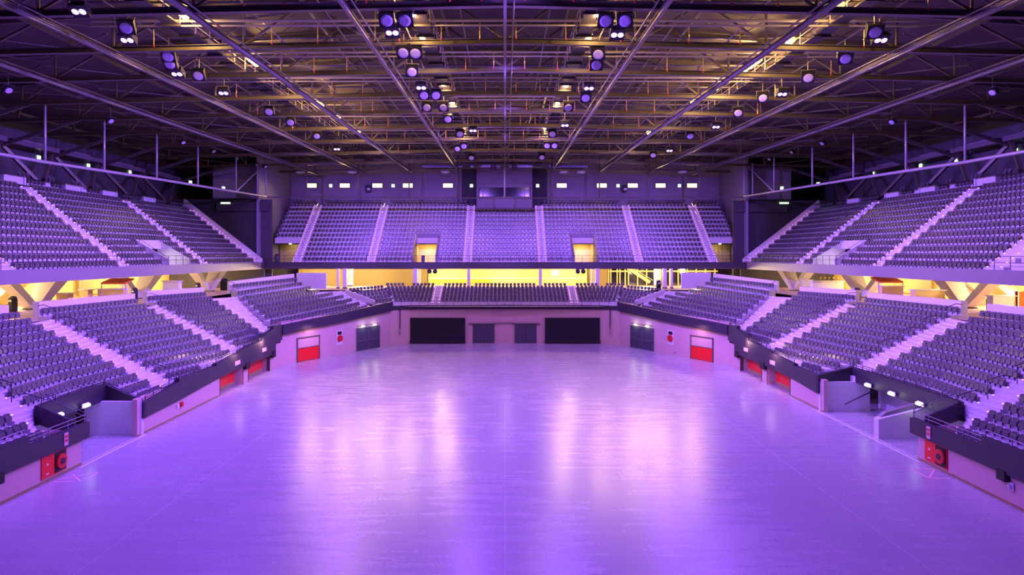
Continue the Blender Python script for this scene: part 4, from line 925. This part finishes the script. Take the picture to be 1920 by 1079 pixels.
# suspended masking rail around the upper bowl
for s in (-1, 1):
    g = 1.0; r = thing('suspended_rail', (s*36,50,18.3), 'pale pipe rail hung on posts above the %s balcony' % SN[s], 'rail', 'suspended pipe rails')
    P = [(s*37.8,40,18.15),(s*37.4,49.5+4.7,18.3),(s*35.4,67.5,18.45),(s*34.2,80,18.6),(s*33,92,18.75)]
    m = MB(); m.tube(P, .14, 8); m.build('pipe', 'pipe', r, True)
    for D in TD[2:9]+[89.5, 92]:
        t = 0
        for a, b in zip(P, P[1:]):
            if a[1] <= D <= b[1]+1e-6: u = (D-a[1])/(b[1]-a[1]); q = Vector(a).lerp(Vector(b), u); break
        m = MB(); m.tube([q, (q.x, D, CZ(q.x)+.05)], .10, 8); m.build('hanger_post', 'pipe', r, True)
r = thing('suspended_rail', (0,92.5,18.75), 'dark pipe rail hung on posts before the far wall', 'rail', 'suspended pipe rails')
m = MB(); m.tube([(-33,92.5,18.7),(0,92.5,18.6),(33,92.5,18.7)], .09, 8); m.build('pipe', 'steel', r)
for px in (575,672,767,857,946,1035,1124,1217,1312):
    x = fx(px, 92.5); m = MB(); m.tube([(x,92.5,18.65),(x,92.5,CZ(x))], .09 if px != 946 else .13, 8); m.build('hanger_post', 'pipe' if px == 946 else 'steel', r, True)
# ducts / trunking at the eaves and big diagonal braces on the side walls
for s in (-1, 1):
    for i, (a, b) in enumerate(zip(TD[1:8], TD[2:9])):
        m = MB(); m.box((s*45.2,(a+b)/2,21.2), (.5,b-a-.8,.45)); r = tag(m.build('eaves_duct', 'steel_light'), 'boxed duct under the %s eaves, %s bay from the viewer' % (SN[s], ORD[i+1]), 'duct', 'eaves ducts')
        m = MB(); m.box((s*44.9,(a+b)/2-1,21.45), (.1,(b-a)*.45,.05)); m.build('edge_strip', 'pipe', r)
        r = thing('wall_brace', (s*46,(a+b)/2,17), 'dark diagonal steel brace on the %s side wall, %s bay from the viewer' % (SN[s], ORD[i+1]), 'brace', 'side wall braces')
        m = MB(); m.beam((s*46,a,21),(s*44.6,(a+b)/2,17.4), .3,.3); m.build('strut', 'steel', r); m = MB(); m.beam((s*46,b,21),(s*44.6,(a+b)/2,17.4), .3,.3); m.build('strut', 'steel', r)
    # inward brackets where roof trusses come down
    for i, D in enumerate(TD[2:9]):
        m = MB(); m.beam((s*46.5,D,20.5),(s*38,D,CZ(38)+.3), .22,.3); tag(m.build('knee_brace', 'steel'), 'sloping knee brace under the roof truss, %s side, %s from the viewer' % (SN[s], ORD[i+1]), 'brace', 'knee braces')
# projectors hanging before the booth
for s in (-1, 1):
    q = Vector((s*1.55-.15,96,22.9)); r = thing('projector_lamp', q, 'round drum lamp hanging before the booth, %s of the centre post' % SN[s], 'lamp')
    m = MB(); m.lathe(q, (0,0,1), [(.5,0),(.36,.12),(.36,.6),(.3,.75),(.3,1.5)], 14); m.build('drum', 'steel_light', r, True)
    m = MB(); m.lathe(q+Vector((0,0,.5)), (0,0,1), [(.4,0),(.4,.08)], 14); m.build('collar', 'rail_light', r)
    m = MB(); m.tube([q+Vector((0,0,1.4)), (q.x,q.y,RZ(q.x)-.02)], .05, 5); m.build('hanger', 'steel', r)
for i, (a, b) in enumerate(((-12,-6.2),(-5,-.6),(.6,5.2),(6.4,12))):
    m = MB(); m.box(((a+b)/2,97,23.6), (b-a,.3,.35)); lbar = m.build('lighting_bar', 'rail_light')
    for xx in (a+.6, b-.6):
        m = MB(); m.tube([(xx,97,23.7),(xx,97,RZ(xx)-.02)], .04, 5); m.build('hanger', 'steel', lbar)
    tag(lbar, 'pale lighting bar above the far seats, %s from the left' % ORD[i+1], 'bar', 'far lighting bars')
for i, px in enumerate((563,660,835,1057,1090,1280)):
    q = at(px, 325, D=99); r = thing('ceiling_unit', q, 'white rounded unit under the far end of the roof, %s from the left' % ORD[i+1], 'ceiling unit', 'white roof units')
    m = MB(); m.lathe(q, (0,0,1), [(.3,0),(.65,.08),(.6,.3),(.3,.36)], 14); m.build('dish', 'white', r, True); m = MB(); m.tube([q+Vector((0,0,.3)), q+Vector((0,0,1.4))], .05); m.build('stem', 'steel', r)
# ------------------------------------------------------------------ seats: the 300 largest as things, the rest as one
def vis(S):
    x, y, z = S[0], S[1], S[2]+.5; px, py = X0+x*F/y, Y0-(z-CH)*F/y
    return 2 < px < 1918 and 2 < py < 1077
order = sorted((S for S in SEATS if vis(S)), key=lambda S: (S[0]**2+S[1]**2+(S[2]-CH)**2))
big = order[:300]; ids = set(id(S) for S in big)
m = MB(); rounded_panel(m, .465, .27, .68, 0, .16, .045, rad=.09, wb=.97, curve=.06); ME_BACK = mesh_only(m, 'backrest', 'seat', True)
m = MB(); rounded_panel(m, .43, .24, .54, -.10, .12, .07, curve=.03, wb=.95); ME_PAN = mesh_only(m, 'seat_pan', 'seat', True)
m = MB(); m.box((0,.13,.14), (.04,.04,.28)); m.box((0,.05,.27), (.44,.05,.04)); ME_LEG = mesh_only(m, 'bracket', 'seat_dark')
names = set()
for S in big:
    lab, row, i, n = S[4]
    if i <= n/2 and not ('near' in lab or 'closest' in lab or 'tunnel' in lab): txt = 'grey tip-up seat, %s from the near end, %s row up, %s' % (ORD[i], ORD[row], lab)
    else: txt = 'grey tip-up seat, %s from the far end, %s row up, %s' % (ORD[n+1-i], ORD[row], lab)
    r = thing('stadium_seat', (S[0], S[1], S[2]), txt, 'seat', 'tip-up seats of the nearest blocks', rz=S[3]); r.scale = (S[5][0], 1, S[5][1])
    child(ME_BACK, 'backrest', r); child(ME_PAN, 'seat_pan', r); child(ME_LEG, 'bracket', r)
lo = MB(); rounded_panel(lo, .465, .27, .68, 0, .16, .045, nx=3, nz=4, rad=.09, wb=.97, curve=.06); rounded_panel(lo, .43, .24, .54, -.10, .12, .07, nx=1, nz=2, curve=.03, wb=.95); lo.box((0,.13,.13), (.035,.04,.26))
V, Fc = [], []
base = [Vector(v) for v in lo.v]
for S in SEATS:
    if id(S) in ids: continue
    R = Matrix.Translation((S[0], S[1], S[2])) @ Matrix.Rotation(S[3], 4, 'Z') @ Matrix.Diagonal((S[5][0], 1, S[5][1], 1)); n0 = len(V)
    V += [tuple(R @ v) for v in base]; Fc += [tuple(a+n0 for a in f) for f in lo.f]
allm = MB(); allm.v = V; allm.f = Fc
o = allm.build('distant_seats', 'seat', smooth=False); tag(o, 'thousands of grey tip-up seats filling the farther rows of all stands', 'seats'); o['kind'] = 'stuff'
print('SEATS', len(SEATS), len(order))
# ------------------------------------------------------------------ light
for q, line in LITPOS:
    tgt = Vector((q.x, q.y-3, 0))
    light('SPOT', q+Vector((0,-.3,-.5)), VIO, 8000, target=tgt, size=.4, angle=170, blend=1.0)
# added violet wash spots near the inner lighting lines, without fixtures of their own
for s in (-1, 1):
    for D in (38, 50, 63, 76):
        light('SPOT', (-s*6, D-4, 22.6), WASH, (18000 if s > 0 else 40000) if D == 38 else 54000, target=(s*36, D, 10), size=.35, angle=75, blend=1.0)
for x in (-24, -14, -5, 5, 14, 24): light('SPOT', (x,60,22.2), WASH, 44000, target=(x*1.1,97,12.5), size=.35, angle=40, blend=.8)  # added wash spots for the far stand, no fixtures at these points
for D in (14, 26): 
    for x in (-12, 12): light('SPOT', (x,D,22.5), VIO, 4200, target=(x*.9,D+6,0), size=.5, angle=150, blend=1.0)  # added violet fill for the near floor, no fixtures modelled
w = bpy.data.worlds.new('World'); SC.world = w; w.use_nodes = True
w.node_tree.nodes['Background'].inputs[0].default_value = (.25,.10,.7,1); w.node_tree.nodes['Background'].inputs[1].default_value = .03
# ------------------------------------------------------------------ camera
cam = bpy.data.cameras.new('Camera'); co = bpy.data.objects.new('Camera', cam); COL.objects.link(co)
co.location = (0,0,CH); co.rotation_euler = (math.radians(90),0,0)
cam.sensor_width = 36; cam.lens = 36*F/1920; cam.shift_x = (960-X0)/1920; cam.shift_y = (Y0-539.5)/1920; cam.clip_end = 400
SC.camera = co
SC.view_settings.view_transform = 'Standard'; SC.view_settings.look = 'None'; SC.view_settings.gamma = 1.0; SC.view_settings.use_curve_mapping = False
SC.view_settings.exposure = 0.0
SC.cycles.use_denoising = True
SC.cycles.max_bounces = 5; SC.cycles.diffuse_bounces = 3; SC.cycles.glossy_bounces = 3; SC.cycles.sample_clamp_indirect = 6
